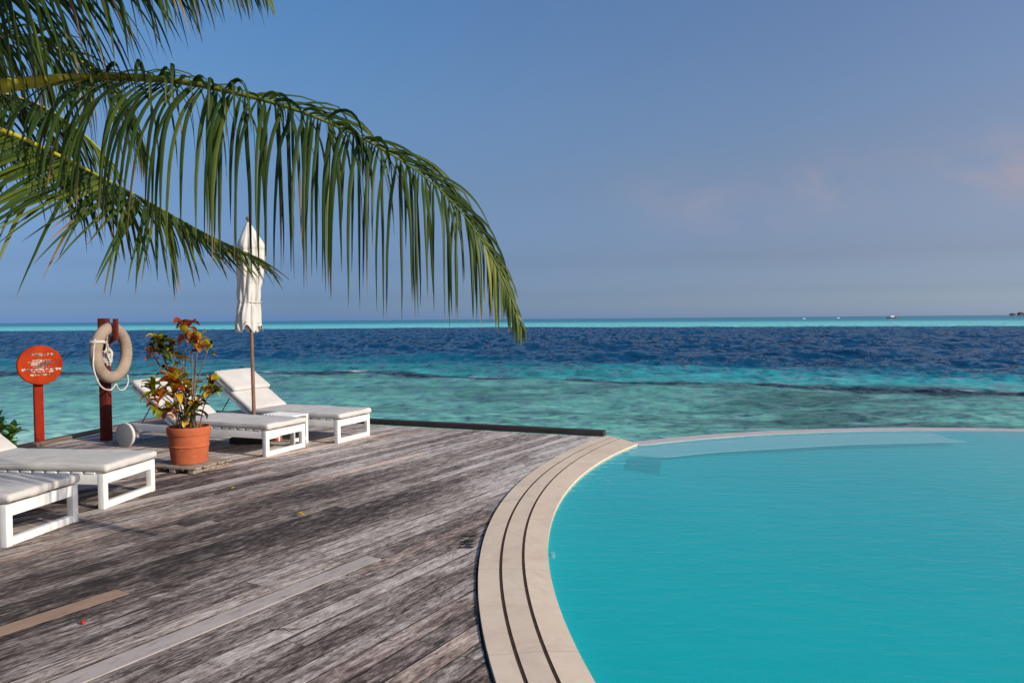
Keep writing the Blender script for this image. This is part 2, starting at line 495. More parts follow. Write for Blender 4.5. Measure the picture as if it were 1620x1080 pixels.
def new_board_mat(name, c1, c2):
    m, g = base_mat(name)
    tc = g.n('ShaderNodeTexCoord').outputs['Object']
    s = g.n('ShaderNodeSeparateXYZ', {0: tc}).outputs
    n1 = g.noise(g.vec(g.m('MULTIPLY', s[0], 2.0), g.m('MULTIPLY', s[1], 45.0), 0.0), 1.0, 5, 0.6)
    n2 = g.noise(tc, 3.0, 5, 0.65)
    n3 = g.noise(g.vec(g.m('MULTIPLY', s[0], 8.0), g.m('MULTIPLY', s[1], 40.0), 2.0), 1.0, 3, 0.7)
    c = g.mix(g.maprange(g.m('ADD', g.m('MULTIPLY', n1, .55), g.m('MULTIPLY', n2, .55)), 0.35, 0.75), c1, c2)
    c = g.mix(g.m('MULTIPLY', g.maprange(n3, 0.52, 0.70), 0.55), c, tuple(x * .42 for x in c1))
    bmp = g.n('ShaderNodeBump', {'Strength': 0.25, 'Distance': 0.004, 'Height': n1}).outputs[0]
    finish(g, g.n('ShaderNodeBsdfPrincipled', {'Base Color': c, 'Roughness': 0.8, 'Specular IOR Level': 0.25, 'Normal': bmp}).outputs[0])
    return m


CORNER = Vector((-5.40, 12.58))
CURB_L, CURB_R = CORNER, Vector((1.20, 9.86))
EDGE_L = Vector((-5.971, 9.248))
edir = (EDGE_L - CORNER).normalized()
LEFT_END = CORNER + edir * 18.5
arc = arc_pts(CO, -3.6, 60, 0.010)
poly = [CORNER, CURB_R] + arc + [Vector((1.6, -6.0)), Vector((LEFT_END.x, LEFT_END.y))]

bm = bmesh.new()
toL = lambda p: (p.x * DU.x + p.y * DU.y, p.x * DV.x + p.y * DV.y)
vs = [bm.verts.new((*toL(p), 0)) for p in poly]
bm.faces.new(vs)
bmesh.ops.recalc_face_normals(bm, faces=bm.faces)
if bm.faces[:][0].normal.z < 0:
    bmesh.ops.reverse_faces(bm, faces=bm.faces)
bmesh.ops.triangulate(bm, faces=bm.faces[:])
vals = [toL(p)[1] for p in poly]
i0, i1 = math.floor((min(vals) - V0) / BW), math.ceil((max(vals) - V0) / BW)
GAP = 0.0045
for i in range(i0, i1 + 1):
    for s in (-GAP, GAP):
        bmesh.ops.bisect_plane(bm, geom=bm.verts[:] + bm.edges[:] + bm.faces[:], plane_co=(0, V0 + i * BW + s, 0), plane_no=(0, 1, 0), dist=1e-6)
for uu in (2.55, 5.4, 3.75):
    bmesh.ops.bisect_plane(bm, geom=bm.verts[:] + bm.edges[:] + bm.faces[:], plane_co=(uu, 0, 0), plane_no=(1, 0, 0), dist=1e-6)
kill = []
for f in bm.faces:
    c = f.calc_center_median()
    q = (c.y - V0) / BW
    fr = q - math.floor(q)
    if fr < GAP / BW or fr > 1 - GAP / BW:
        kill.append(f)
        continue
    i = math.floor(q)
    if i == 0 and c.x < 3.75: f.material_index = 1
    if i == 6 and c.x < 2.55: f.material_index = 2
    if i == 20 and c.x < 5.4: f.material_index = 1
bmesh.ops.delete(bm, geom=kill, context='FACES')
for v in bm.verts:   # boards have moved a little against each other
    q = math.floor((v.co.y - V0) / BW)
    v.co.z = 0.0015 * math.sin(q * 12.9898) + 0.0012 * math.sin(v.co.x * 1.3 + q * 4.7)
r = bmesh.ops.extrude_face_region(bm, geom=bm.faces[:])
ev = [x for x in r['geom'] if isinstance(x, bmesh.types.BMVert)]
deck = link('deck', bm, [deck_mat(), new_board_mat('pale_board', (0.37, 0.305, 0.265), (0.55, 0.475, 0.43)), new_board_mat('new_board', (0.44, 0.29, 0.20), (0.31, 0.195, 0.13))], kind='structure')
me = deck.data
# extruded copy is the top; push the original (bottom) faces down
co = np.empty(len(me.vertices) * 3)
me.vertices.foreach_get('co', co)
co = co.reshape(-1, 3)
half = len(co) - len(ev)
co[:half, 2] -= 0.03
me.vertices.foreach_set('co', co.ravel())
me.update()
deck.rotation_euler = (0, 0, TH)

# dark void and joists below the boards
bm = bmesh.new()
inner = [CORNER + Vector((.12, -.16)), CURB_R + Vector((-.1, -.08))] + arc_pts(CO, -3.4, 40, 0.03) + [Vector((1.5, -5.9)), LEFT_END + Vector((.15, .1))]
top = [bm.verts.new((p.x, p.y, -0.05)) for p in inner]
bot = [bm.verts.new((p.x, p.y, -0.30)) for p in inner]
bm.faces.new(top); bm.faces.new(list(reversed(bot)))
for k in range(len(top)):
    bm.faces.new((top[k], bot[k], bot[(k + 1) % len(top)], top[(k + 1) % len(top)]))
bmesh.ops.recalc_face_normals(bm, faces=bm.faces)
link('deck_underframe', bm, M['groove'], kind='structure')
# stilts carrying the sea side
bm = bmesh.new()
for p in [CORNER.lerp(CURB_R, t) + Vector((-.02, -.25)) for t in (0.04, .28, .52, .76, .96)] + [CORNER.lerp(LEFT_END, t) + Vector((.3, 0)) for t in (.1, .25, .4, .55)]:
    box(bm, p.x - .09, p.x + .09, p.y - .09, p.y + .09, -2.3, -.31)
link('deck_stilts', bm, M['dark_beam'], kind='structure')


def beam(name, a, b, w, h0, h1, mat, **kw):
    d = (b - a)
    L = d.length
    e = bpy.data.objects
    bm = bmesh.new()
    box(bm, 0, L, -w / 2, w / 2, h0, h1, 0.008)
    o = link(name, bm, mat, smooth=True, auto=40, **kw)
    o.location = (a.x, a.y, 0)
    o.rotation_euler = (0, 0, math.atan2(d.y, d.x))
    return o

cd_ = (CURB_R - CORNER).normalized()
cn_ = Vector((-cd_.y, cd_.x))
beam('edge_beam', CORNER + cn_ * .07, CURB_R + cn_ * .07 - cd_ * .02, 0.13, 0.004, 0.078, M['dark_beam'], label='long low dark timber edge beam along the sea end of the deck', cat='edge beam')
en_ = Vector((edir.y, -edir.x))
if en_.x > 0: en_ = -en_
beam('edge_beam', CORNER + en_ * .06 + edir * .08, CORNER + edir * 5.6 + en_ * .06, 0.12, 0.004, 0.055, M['brown_beam'], label='low brown timber edge beam on the left side of the deck behind the red posts', cat='edge beam')

# ------------------------------------------------------------------ pool
def band(bm, A, B, ztop, zbot):
    n = len(A)
    at_, bt = [bm.verts.new((p.x, p.y, ztop[0])) for p in A], [bm.verts.new((p.x, p.y, ztop[1])) for p in B]
    ab, bb = [bm.verts.new((p.x, p.y, zbot)) for p in A], [bm.verts.new((p.x, p.y, zbot)) for p in B]
    for k in range(n - 1):
        bm.faces.new((at_[k], at_[k + 1], bt[k + 1], bt[k]))
        bm.faces.new((ab[k], at_[k], at_[k + 1], ab[k + 1])[::-1])
        bm.faces.new((bt[k], bt[k + 1], bb[k + 1], bb[k])[::-1])
    for k in (0, n - 1):
        bm.faces.new((at_[k], bt[k], bb[k], ab[k]))


m, g = base_mat('coping_stone')
tc = g.n('ShaderNodeTexCoord').outputs['Object']
n1 = g.noise(tc, 1.3, 5, 0.6)
n2 = g.noise(tc, 16, 6, 0.7)
n3 = g.noise(tc, 5.0, 5, 0.65, 0.8)
c = g.mix(g.maprange(n1, 0.35, 0.65), (0.73, 0.59, 0.435), (0.66, 0.51, 0.37))
c = g.mix(g.m('MULTIPLY', g.maprange(n3, 0.55, 0.78), 0.35), c, (0.46, 0.37, 0.28))
c = g.mix(g.m('MULTIPLY', g.maprange(n2, 0.5, 0.8), 0.4), c, (0.80, 0.73, 0.60))
n4 = g.noise(g.n('ShaderNodeMapping', {0: tc, 3: (1, 1, 1)}).outputs[0], 2.4, 6, 0.7, 1.2)
c = g.mix(g.m('MULTIPLY', g.maprange(n4, 0.50, 0.70), 0.50), c, (0.50, 0.37, 0.30))
sp = g.n('ShaderNodeSeparateXYZ', {0: tc}).outputs
ang = g.m('ARCTAN2', g.m('SUBTRACT', sp[1], CO[0][1]), g.m('SUBTRACT', CO[0][0], sp[0]))
pj = g.m('PINGPONG', g.m('ADD', ang, 0.02), 0.062)
c = g.mix(g.m('MULTIPLY', g.m('LESS_THAN', pj, 0.0005), 0.28), c, (0.30, 0.22, 0.16))
finish(g, g.n('ShaderNodeBsdfPrincipled', {'Base Color': c, 'Roughness': 0.75, 'Specular IOR Level': 0.25, 'Normal': g.n('ShaderNodeBump', {'Strength': 0.2, 'Distance': 0.004, 'Height': n2}).outputs[0]}).outputs[0])
M['coping'] = m

NA = 90
YB = -3.0
aO, aG1, aG1b = arc_pts(CO, YB, NA, -0.006), arc_pts(CG1, YB, NA, 0.0095), arc_pts(CG1, YB, NA, -0.0095)
aG2, aG2b, aI = arc_pts(CG2, YB, NA, 0.0095), arc_pts(CG2, YB, NA, -0.0095), arc_pts(CI, YB, NA, 0.0)
bm = bmesh.new()
band(bm, aO, aG1, (0.016, 0.016), -0.10)
band(bm, aG1b, aG2, (0.016, 0.016), -0.10)
band(bm, aG2b, aI, (0.016, 0.004), -0.035)
bmesh.ops.recalc_face_normals(bm, faces=bm.faces)
link('pool_coping', bm, M['coping'], kind='structure')
bm = bmesh.new()       # two drain slots between the stone bands, dark bed a few mm down
band(bm, arc_pts(CG1, YB, NA, 0.014), arc_pts(CG1, YB, NA, -0.014), (0.0135, 0.0135), -0.08)
band(bm, arc_pts(CG2, YB, NA, 0.014), arc_pts(CG2, YB, NA, -0.014), (0.0135, 0.0135), -0.08)
bmesh.ops.recalc_face_normals(bm, faces=bm.faces)
link('drain_channel', bm, M['groove'], kind='structure')

# outline of the water: west = coping arc, north/east = overflow rim
WZ = -0.014
def rim_pts(R, n, a0=None, a1=math.radians(-8)):
    cx, cy = RIM_C
    if a0 is None:
        a0 = math.atan2(END_B.y - cy, END_B.x - cx)
    return [Vector((cx + R * math.cos(a0 + (a1 - a0) * i / (n - 1)), cy + R * math.sin(a0 + (a1 - a0) * i / (n - 1)))) for i in range(n)]
rin, rout = rim_pts(RIM_R - .09, 90), rim_pts(RIM_R + .14, 90)
rin[0] = aI[0] + Vector((0.01, -0.012))
rout[0] = Vector((1.50, 9.48))
west = list(reversed(arc_pts(CI, YB, NA, 0.0)))
outline = west + rin[1:] + [Vector((rin[-1].x, YB))]

bm = bmesh.new()
band(bm, rout, rin, (-0.004, -0.009), -0.5)
bmesh.ops.recalc_face_normals(bm, faces=bm.faces)
M['rim'] = simple('rim_plaster', (0.60, 0.50, 0.46), (0.50, 0.43, 0.40), 0.35, 5, 0.15)
link('pool_rim', bm, M['rim'], kind='structure')
bm = bmesh.new()       # outer wall of the overflow side, down into the sea
band(bm, rim_pts(RIM_R + .135, 90), rim_pts(RIM_R - .085, 90), (-0.4, -0.4), -2.4)
bmesh.ops.recalc_face_normals(bm, faces=bm.faces)
link('pool_wall', bm, M['rim'], kind='structure')

# basin
M['basin'] = simple('pool_plaster', (0.008, 0.58, 0.59), (0.006, 0.53, 0.55), 0.6, 2.5, 0.05)
M['ledge'] = simple('pool_ledge', (0.88, 0.90, 0.87), (0.80, 0.84, 0.82), 0.6, 4, 0.05)
bm = bmesh.new()
pc_ = Vector((6.0, 4.0))
def ring_at(k, z): return [bm.verts.new((pc_.x + (p.x - pc_.x) * k, pc_.y + (p.y - pc_.y) * k, z)) for p in outline]
rings = [ring_at(k, z) for k, z in ((1.0, -.034), (.992, -.055), (.96, -.085), (.91, -.12), (.84, -.16), (.75, -.20), (.64, -.24), (.5, -.27), (.3, -.29))]
n = len(outline)
for A, B in zip(rings, rings[1:]):
    for k in range(n):
        bm.faces.new((A[k], A[(k + 1) % n], B[(k + 1) % n], B[k]))
f = bm.faces.new(rings[-1])
bmesh.ops.triangulate(bm, faces=[f])
bmesh.ops.recalc_face_normals(bm, faces=bm.faces)
link('pool_basin', bm, M['basin'], smooth=True, kind='structure')

# shallow ledge under the far rim
LZ = -0.055
front = [gp(x, y, LZ).to_2d() for x, y in ((1000, 720), (1051, 722), (1107, 716.5), (1181, 711.2), (1240, 708), (1334, 703), (1440, 700), (1529, 697.7))]
front = [p.to_2d() for p in catmull([(p.x, p.y, 0) for p in front], 40)]
back = []
for p in front:
    d = Vector((p.x - RIM_C[0], p.y - RIM_C[1])).normalized()
    back.append(Vector(RIM_C) + d * (RIM_R - .092))
back[-1] = back[-1].lerp(back[-4], 1.0)
bm = bmesh.new()
band(bm, back, front, (LZ + .012, LZ), LZ - .010)
bmesh.ops.recalc_face_normals(bm, faces=bm.faces)
link('pool_ledge', bm, M['ledge'], kind='structure')

# water sheet
m, g = base_mat('pool_water')
tc = g.n('ShaderNodeTexCoord').outputs['Object']
w1 = g.noise(g.n('ShaderNodeMapping', {0: tc, 2: (0, 0, .25), 3: (1.0, 2.2, 1)}).outputs[0], 3.2, 4, 0.55, 0.4)
w2 = g.noise(g.n('ShaderNodeMapping', {0: tc, 2: (0, 0, -.3), 3: (1.0, 1.8, 1)}).outputs[0], 11.0, 3, 0.5, 0.3)
h = g.m('ADD', g.m('MULTIPLY', w1, 1.0), g.m('MULTIPLY', w2, 0.30))
bmp = g.n('ShaderNodeBump', {'Strength': 0.30, 'Distance': 0.03, 'Height': h}).outputs[0]
cl = g.noise(tc, 0.45, 3, 0.5)
milk = g.mix(g.maprange(cl, 0.35, 0.65), (0.002, 0.53, 0.535), (0.002, 0.485, 0.495))
dif = g.n('ShaderNodeBsdfDiffuse', {0: milk}).outputs[0]
tr = g.n('ShaderNodeBsdfTransparent', {0: (0.92, 0.98, 0.97)}).outputs[0]
body = g.n('ShaderNodeMixShader', {0: 0.50, 1: tr, 2: dif}).outputs[0]
gl = g.n('ShaderNodeBsdfGlossy', {0: (1, 1, 1), 1: 0.03, 'Normal': bmp}).outputs[0]
fre = g.n('ShaderNodeFresnel', {0: 1.25, 1: bmp}).outputs[0]
bk = g.n('ShaderNodeNewGeometry').outputs['Backfacing']      # light passing down through the surface loses a fixed share
fr_ = g.m('ADD', g.m('MULTIPLY', g.m('SUBTRACT', 1.0, bk), g.m('MULTIPLY', fre, 0.95)), g.m('MULTIPLY', bk, 0.12))
finish(g, g.n('ShaderNodeMixShader', {0: fr_, 1: body, 2: gl}).outputs[0])
M['pool_water'] = m
bm = bmesh.new()
f = bm.faces.new([bm.verts.new((p.x, p.y, WZ)) for p in outline])
bmesh.ops.triangulate(bm, faces=[f])
bmesh.ops.recalc_face_normals(bm, faces=bm.faces)
for f in bm.faces:
    if f.normal.z < 0: f.normal_flip()
link('pool_water', bm, M['pool_water'], kind='structure')

# underwater niche of the overflow and the inlet nozzle
bm = bmesh.new()
a, b, c, d = [gp(x, y, -0.05) for x, y in ((995, 724.5), (1046, 725), (1044, 740), (994, 738))]
lo = [bm.verts.new((p.x, p.y, -0.16)) for p in (a, b, c, d)]
hi = [bm.verts.new(p) for p in (a, b, c, d)]
bm.faces.new(hi)
for k in range(4): bm.faces.new((lo[k], lo[(k + 1) % 4], hi[(k + 1) % 4], hi[k]))
bmesh.ops.recalc_face_normals(bm, faces=bm.faces)
link('pool_step', bm, simple('step_tile', (0.008, 0.26, 0.26), (0.008, 0.22, 0.22), 0.6), kind='structure')
bm = bmesh.new()
p = gp(872.5, 879, -0.02)
lathe(bm, [(0.032, -.01), (0.036, 0.0), (0.034, 0.012), (0.018, 0.016), (0.016, 0.008)], 20)
o = link('inlet_nozzle', bm, M['boat_white'], smooth=True, auto=40, label='small round white inlet nozzle at the waterline of the curved pool edge', cat='pool fitting')
o.location = (0.262, 5.06, -0.05)
o.rotation_euler = (0, math.radians(90), 0)

# painted depth marking on the boards
fc = bpy.data.curves.new('depth_marking', 'FONT')
fc.body = '1.4M'
fc.size = 0.155
fc.space_character = 1.08
fc.extrude = 0.0008
to = bpy.data.objects.new('tmp', fc)
COL.objects.link(to)
bpy.context.view_layer.update()
me = bpy.data.meshes.new_from_object(to.evaluated_get(bpy.context.evaluated_depsgraph_get()))
bpy.data.objects.remove(to)
me.materials.append(M['mark_black'])
o = bpy.data.objects.new('depth_marking', me)
COL.objects.link(o)
o.location = (-0.365, 5.42, 0.0055)
o.rotation_euler = (0, 0, math.radians(-92))
tag(o, 'black 1.4M depth marking on the boards beside the pool coping', 'marking')

# ------------------------------------------------------------------ sea
SZ = -1.2
def sea_mat():
    m, g = base_mat('sea_water')
    tc = g.n('ShaderNodeTexCoord').outputs['Object']
    s = g.n('ShaderNodeSeparateXYZ', {0: tc}).outputs
    X, Y = s[0], s[1]
    flat = g.vec(X, Y, 0.0)
    xs = g.m('MAXIMUM', X, -9.0)
    d = g.m('ADD', Y, g.m('MULTIPLY', xs, 0.55))
    wob = g.noise(flat, 0.055, 4, 0.6)
    wob2 = g.noise(flat, 0.35, 4, 0.6)
    d = g.m('MULTIPLY', d, g.m('ADD', 1.0, g.m('ADD', g.m('MULTIPLY', g.m('SUBTRACT', wob, 0.5), 0.085), g.m('MULTIPLY', g.m('SUBTRACT', wob2, 0.5), 0.07))))
    t = g.m('DIVIDE', g.m('LOGARITHM', g.m('DIVIDE', g.m('MAXIMUM', d, 10.0), 10.0), math.e), 4.605)
    T = lambda x: math.log(x / 10) / 4.605
    col = g.ramp(t, [(0.0, (0.44, 0.52, 0.43)), (T(14), (0.27, 0.53, 0.44)), (T(19), (0.155, 0.43, 0.35)), (T(27), (0.115, 0.34, 0.285)), (T(34.1), (0.10, 0.30, 0.26)),
                     (T(34.7), (0.008, 0.018, 0.026)), (T(36.2), (0.010, 0.024, 0.034)), (T(37.3), (0.06, 0.37, 0.36)), (T(42), (0.035, 0.33, 0.35)), (T(46), (0.010, 0.16, 0.23)), (T(54), (0.003, 0.052, 0.120)),
                     (T(90), (0.003, 0.046, 0.118)), (T(240), (0.004, 0.058, 0.140)), (T(262), (0.17, 0.66, 0.62)), (T(420), (0.16, 0.62, 0.62)), (T(640), (0.012, 0.26, 0.34)), (1.0, (0.01, 0.19, 0.28))])
    dull = g.m('MULTIPLY', g.m('MULTIPLY', g.maprange(d, 36.5, 38.5), g.maprange(d, 46.0, 50.0, 1.0, 0.0)), g.maprange(g.m('ADD', X, g.m('MULTIPLY', g.m('SUBTRACT', wob2, 0.5), 14.0)), 1.0, 10.0, 0.62, 0.0))
    col = g.mix(dull, col, (0.014, 0.10, 0.13))
    # coral and weed patches on the shallow flat
    pat = g.noise(g.vec(g.m('MULTIPLY', X, 0.16), g.m('MULTIPLY', Y, 0.42), 1.0), 1.0, 6, 0.62, 0.6)
    inshore = g.m('MULTIPLY', g.maprange(d, 15.0, 21.0), g.maprange(d, 33.5, 36.0, 1.0, 0.0))
    side = g.maprange(X, -14.0, 8.0, 0.40, 1.0)
    pm = g.m('MULTIPLY', g.m('MULTIPLY', g.maprange(pat, 0.44, 0.60, 0.0, 1.0, True), inshore), side)
    col = g.mix(g.m('MULTIPLY', pm, 0.74), col, (0.024, 0.072, 0.066))
    pat2 = g.noise(g.vec(g.m('MULTIPLY', X, 0.5), g.m('MULTIPLY', Y, 1.1), 5.0), 1.0, 5, 0.6)
    sandm = g.m('MULTIPLY', g.m('MULTIPLY', g.maprange(pat2, 0.52, 0.68), inshore), 0.35)
    col = g.mix(sandm, col, (0.24, 0.44, 0.38))
    # a little broken foam over the reef crest
    fo = g.noise(g.vec(g.m('MULTIPLY', X, 0.55), g.m('MULTIPLY', Y, 1.6), 9.0), 1.0, 5, 0.65)
    fo2 = g.noise(g.vec(g.m('MULTIPLY', X, 0.13), 0.0, 4.0), 1.0, 2)
    fm = g.m('MULTIPLY', g.maprange(fo, 0.53, 0.57), g.maprange(fo2, 0.49, 0.54))
    fm = g.m('MULTIPLY', fm, g.m('MULTIPLY', g.maprange(d, 35.8, 36.2), g.maprange(d, 36.8, 37.3, 1.0, 0.0)))
    col = g.mix(fm, col, (0.8, 0.8, 0.8))
    # small wind facets too fine for the mesh: tilt of the surface, short crests near, longer ones far out
    def facets(kx, ky, seed, det):
        nd = g.n('ShaderNodeTexNoise', {'Vector': g.vec(g.m('MULTIPLY', X, kx), g.m('MULTIPLY', Y, ky), seed), 'Scale': 1.0, 'Detail': det, 'Roughness': 0.62, 'Distortion': 0.25})
        return g.n('ShaderNodeVectorMath', {0: nd.outputs['Color'], 1: (0.5, 0.5, 0.5)}, operation='SUBTRACT').outputs[0]
    near_ = facets(2.2, 2.4, 0.0, 4)
    mid_ = facets(1.5, 0.95, 3.0, 4)
    far_ = facets(0.85, 0.33, 7.0, 4)
    w1 = g.maprange(Y, 20.0, 34.0)
    w2 = g.maprange(Y, 42.0, 75.0)
    tilt = g.mix(w2, g.mix(w1, near_, mid_), far_)
    amp = g.m('ADD', 2.3, g.m('MULTIPLY', g.maprange(d, 38.0, 55.0), 0.3))
    amp = g.m('MULTIPLY', amp, g.maprange(d, 240.0, 300.0, 1.0, 0.45))
    tv = g.n('ShaderNodeVectorMath', {0: tilt, 1: (0.8, 1.2, 0.0)}, operation='MULTIPLY').outputs[0]
    tv = g.n('ShaderNodeVectorMath', {0: tv, 3: amp}, operation='SCALE').outputs[0]
    nrm = g.n('ShaderNodeVectorMath', {0: g.n('ShaderNodeNewGeometry').outputs['Normal'], 1: tv}, operation='ADD').outputs[0]
    nrm = g.n('ShaderNodeVectorMath', {0: nrm}, operation='NORMALIZE').outputs[0]
    dif = g.n('ShaderNodeBsdfDiffuse', {0: col, 'Normal': nrm}).outputs[0]
    gl = g.n('ShaderNodeBsdfGlossy', {0: (1, 1, 1), 1: 0.08, 'Normal': nrm}).outputs[0]
    fre = g.m('MULTIPLY', g.n('ShaderNodeFresnel', {0: 1.33, 1: nrm}).outputs[0], 0.50, clamp=True)
    finish(g, g.n('ShaderNodeMixShader', {0: fre, 1: dif, 2: gl}).outputs[0])
    return m


rng = np.random.default_rng(4)
ys = [7.0]
while ys[-1] < 420: ys.append(ys[-1] * 1.0095 + 0.02)
while ys[-1] < 40000: ys.append(ys[-1] * 1.12)
ys = np.array(ys)
tx = np.linspace(-1.5, 1.5, 560)
YY, TT = np.meshgrid(ys, tx, indexing='ij')
XX = TT * (YY + 6)
ZZ = np.zeros_like(XX)
dd = YY + .55 * np.maximum(XX, -9)
amp_loc = np.interp(dd, [8, 16, 30, 36, 45, 60, 300, 500, 1e5], [.4, .7, 1.0, 1.0, 1.6, 2.4, 2.4, 0.6, 0.3])
step = np.gradient(ys)[:, None]
for i in range(46):
    lam = 0.5 * (18 / 0.5) ** rng.random()
    ang = math.radians(-100 + rng.normal(0, 32))          # swell running in towards the shore
    kx, ky = 2 * math.pi / lam * math.cos(ang), 2 * math.pi / lam * math.sin(ang)
    a = 0.0080 * lam ** 0.42
    fade = np.clip((lam / np.maximum(step, 1e-6) - 3.0) / 3.0, 0, 1)
    ph = kx * XX + ky * YY + rng.random() * 6.28 + 1.3 * np.sin(XX * .07 + i) + 1.1 * np.sin(YY * .05 + XX * .03 + 2 * i)
    s_ = np.sin(ph)
    ZZ += a * fade * (s_ + .35 * np.sin(2 * ph + 1.3))
ZZ *= amp_loc
inside = (np.hypot(XX - RIM_C[0], YY - RIM_C[1]) < RIM_R + .05) | (YY < 9)
ZZ[inside] -= 0.9
nr, nc = XX.shape
co = np.stack([XX, YY, ZZ], -1).reshape(-1, 3)
ii = np.arange((nr - 1) * (nc - 1))
r_, c_ = ii // (nc - 1), ii % (nc - 1)
b0 = r_ * nc + c_
quads = np.stack([b0, b0 + 1, b0 + nc + 1, b0 + nc], -1)
me = bpy.data.meshes.new('sea')
me.vertices.add(len(co)); me.vertices.foreach_set('co', co.ravel())
me.loops.add(quads.size); me.loops.foreach_set('vertex_index', quads.ravel().astype(np.int32))
me.polygons.add(len(quads))
me.polygons.foreach_set('loop_start', np.arange(0, quads.size, 4, dtype=np.int32))
me.polygons.foreach_set('use_smooth', np.ones(len(quads), dtype=bool))
me.update(calc_edges=True)
me.materials.append(sea_mat())
sea = bpy.data.objects.new('sea', me)
sea.location = (0, 0, SZ)
COL.objects.link(sea)
tag(sea, kind='structure')

# sandy ground under and behind the deck, sloping into the sea
bm = bmesh.new()
NX, NY = 60, 50
gr = []
for j in range(NY + 1):
    y = -40 + 62 * j / NY
    row = []
    for i in range(NX + 1):
        x = -50 + 100 * i / NX
        sh_ = max(0.0, min(1.0, (-x - 6.0) / 1.2))
        s = max(0.0, min(1.0, (y - 1.0 - 8.0 * sh_) / 11.0))
        z = -0.45 + (-1.6) * s + 0.05 * noise.noise(Vector((x * .5, y * .5, 0)))
        row.append(bm.verts.new((x, y, z)))
    gr.append(row)
for j in range(NY):
    for i in range(NX):
        cx_, cy_ = -50 + 100 * (i + .5) / NX, -40 + 62 * (j + .5) / NY
        if -1.0 < cx_ < 14 and -4 < cy_ < 12: continue
        bm.faces.new((gr[j][i], gr[j][i + 1], gr[j + 1][i + 1], gr[j + 1][i]))
link('beach', bm, M['sand'], smooth=True, kind='structure')

# ------------------------------------------------------------------ sun loungers
LL, LW = 2.10, 0.70
HINGE = LL / 2 - 1.42
BACK_A = math.radians(34)
BACK_L = 0.81

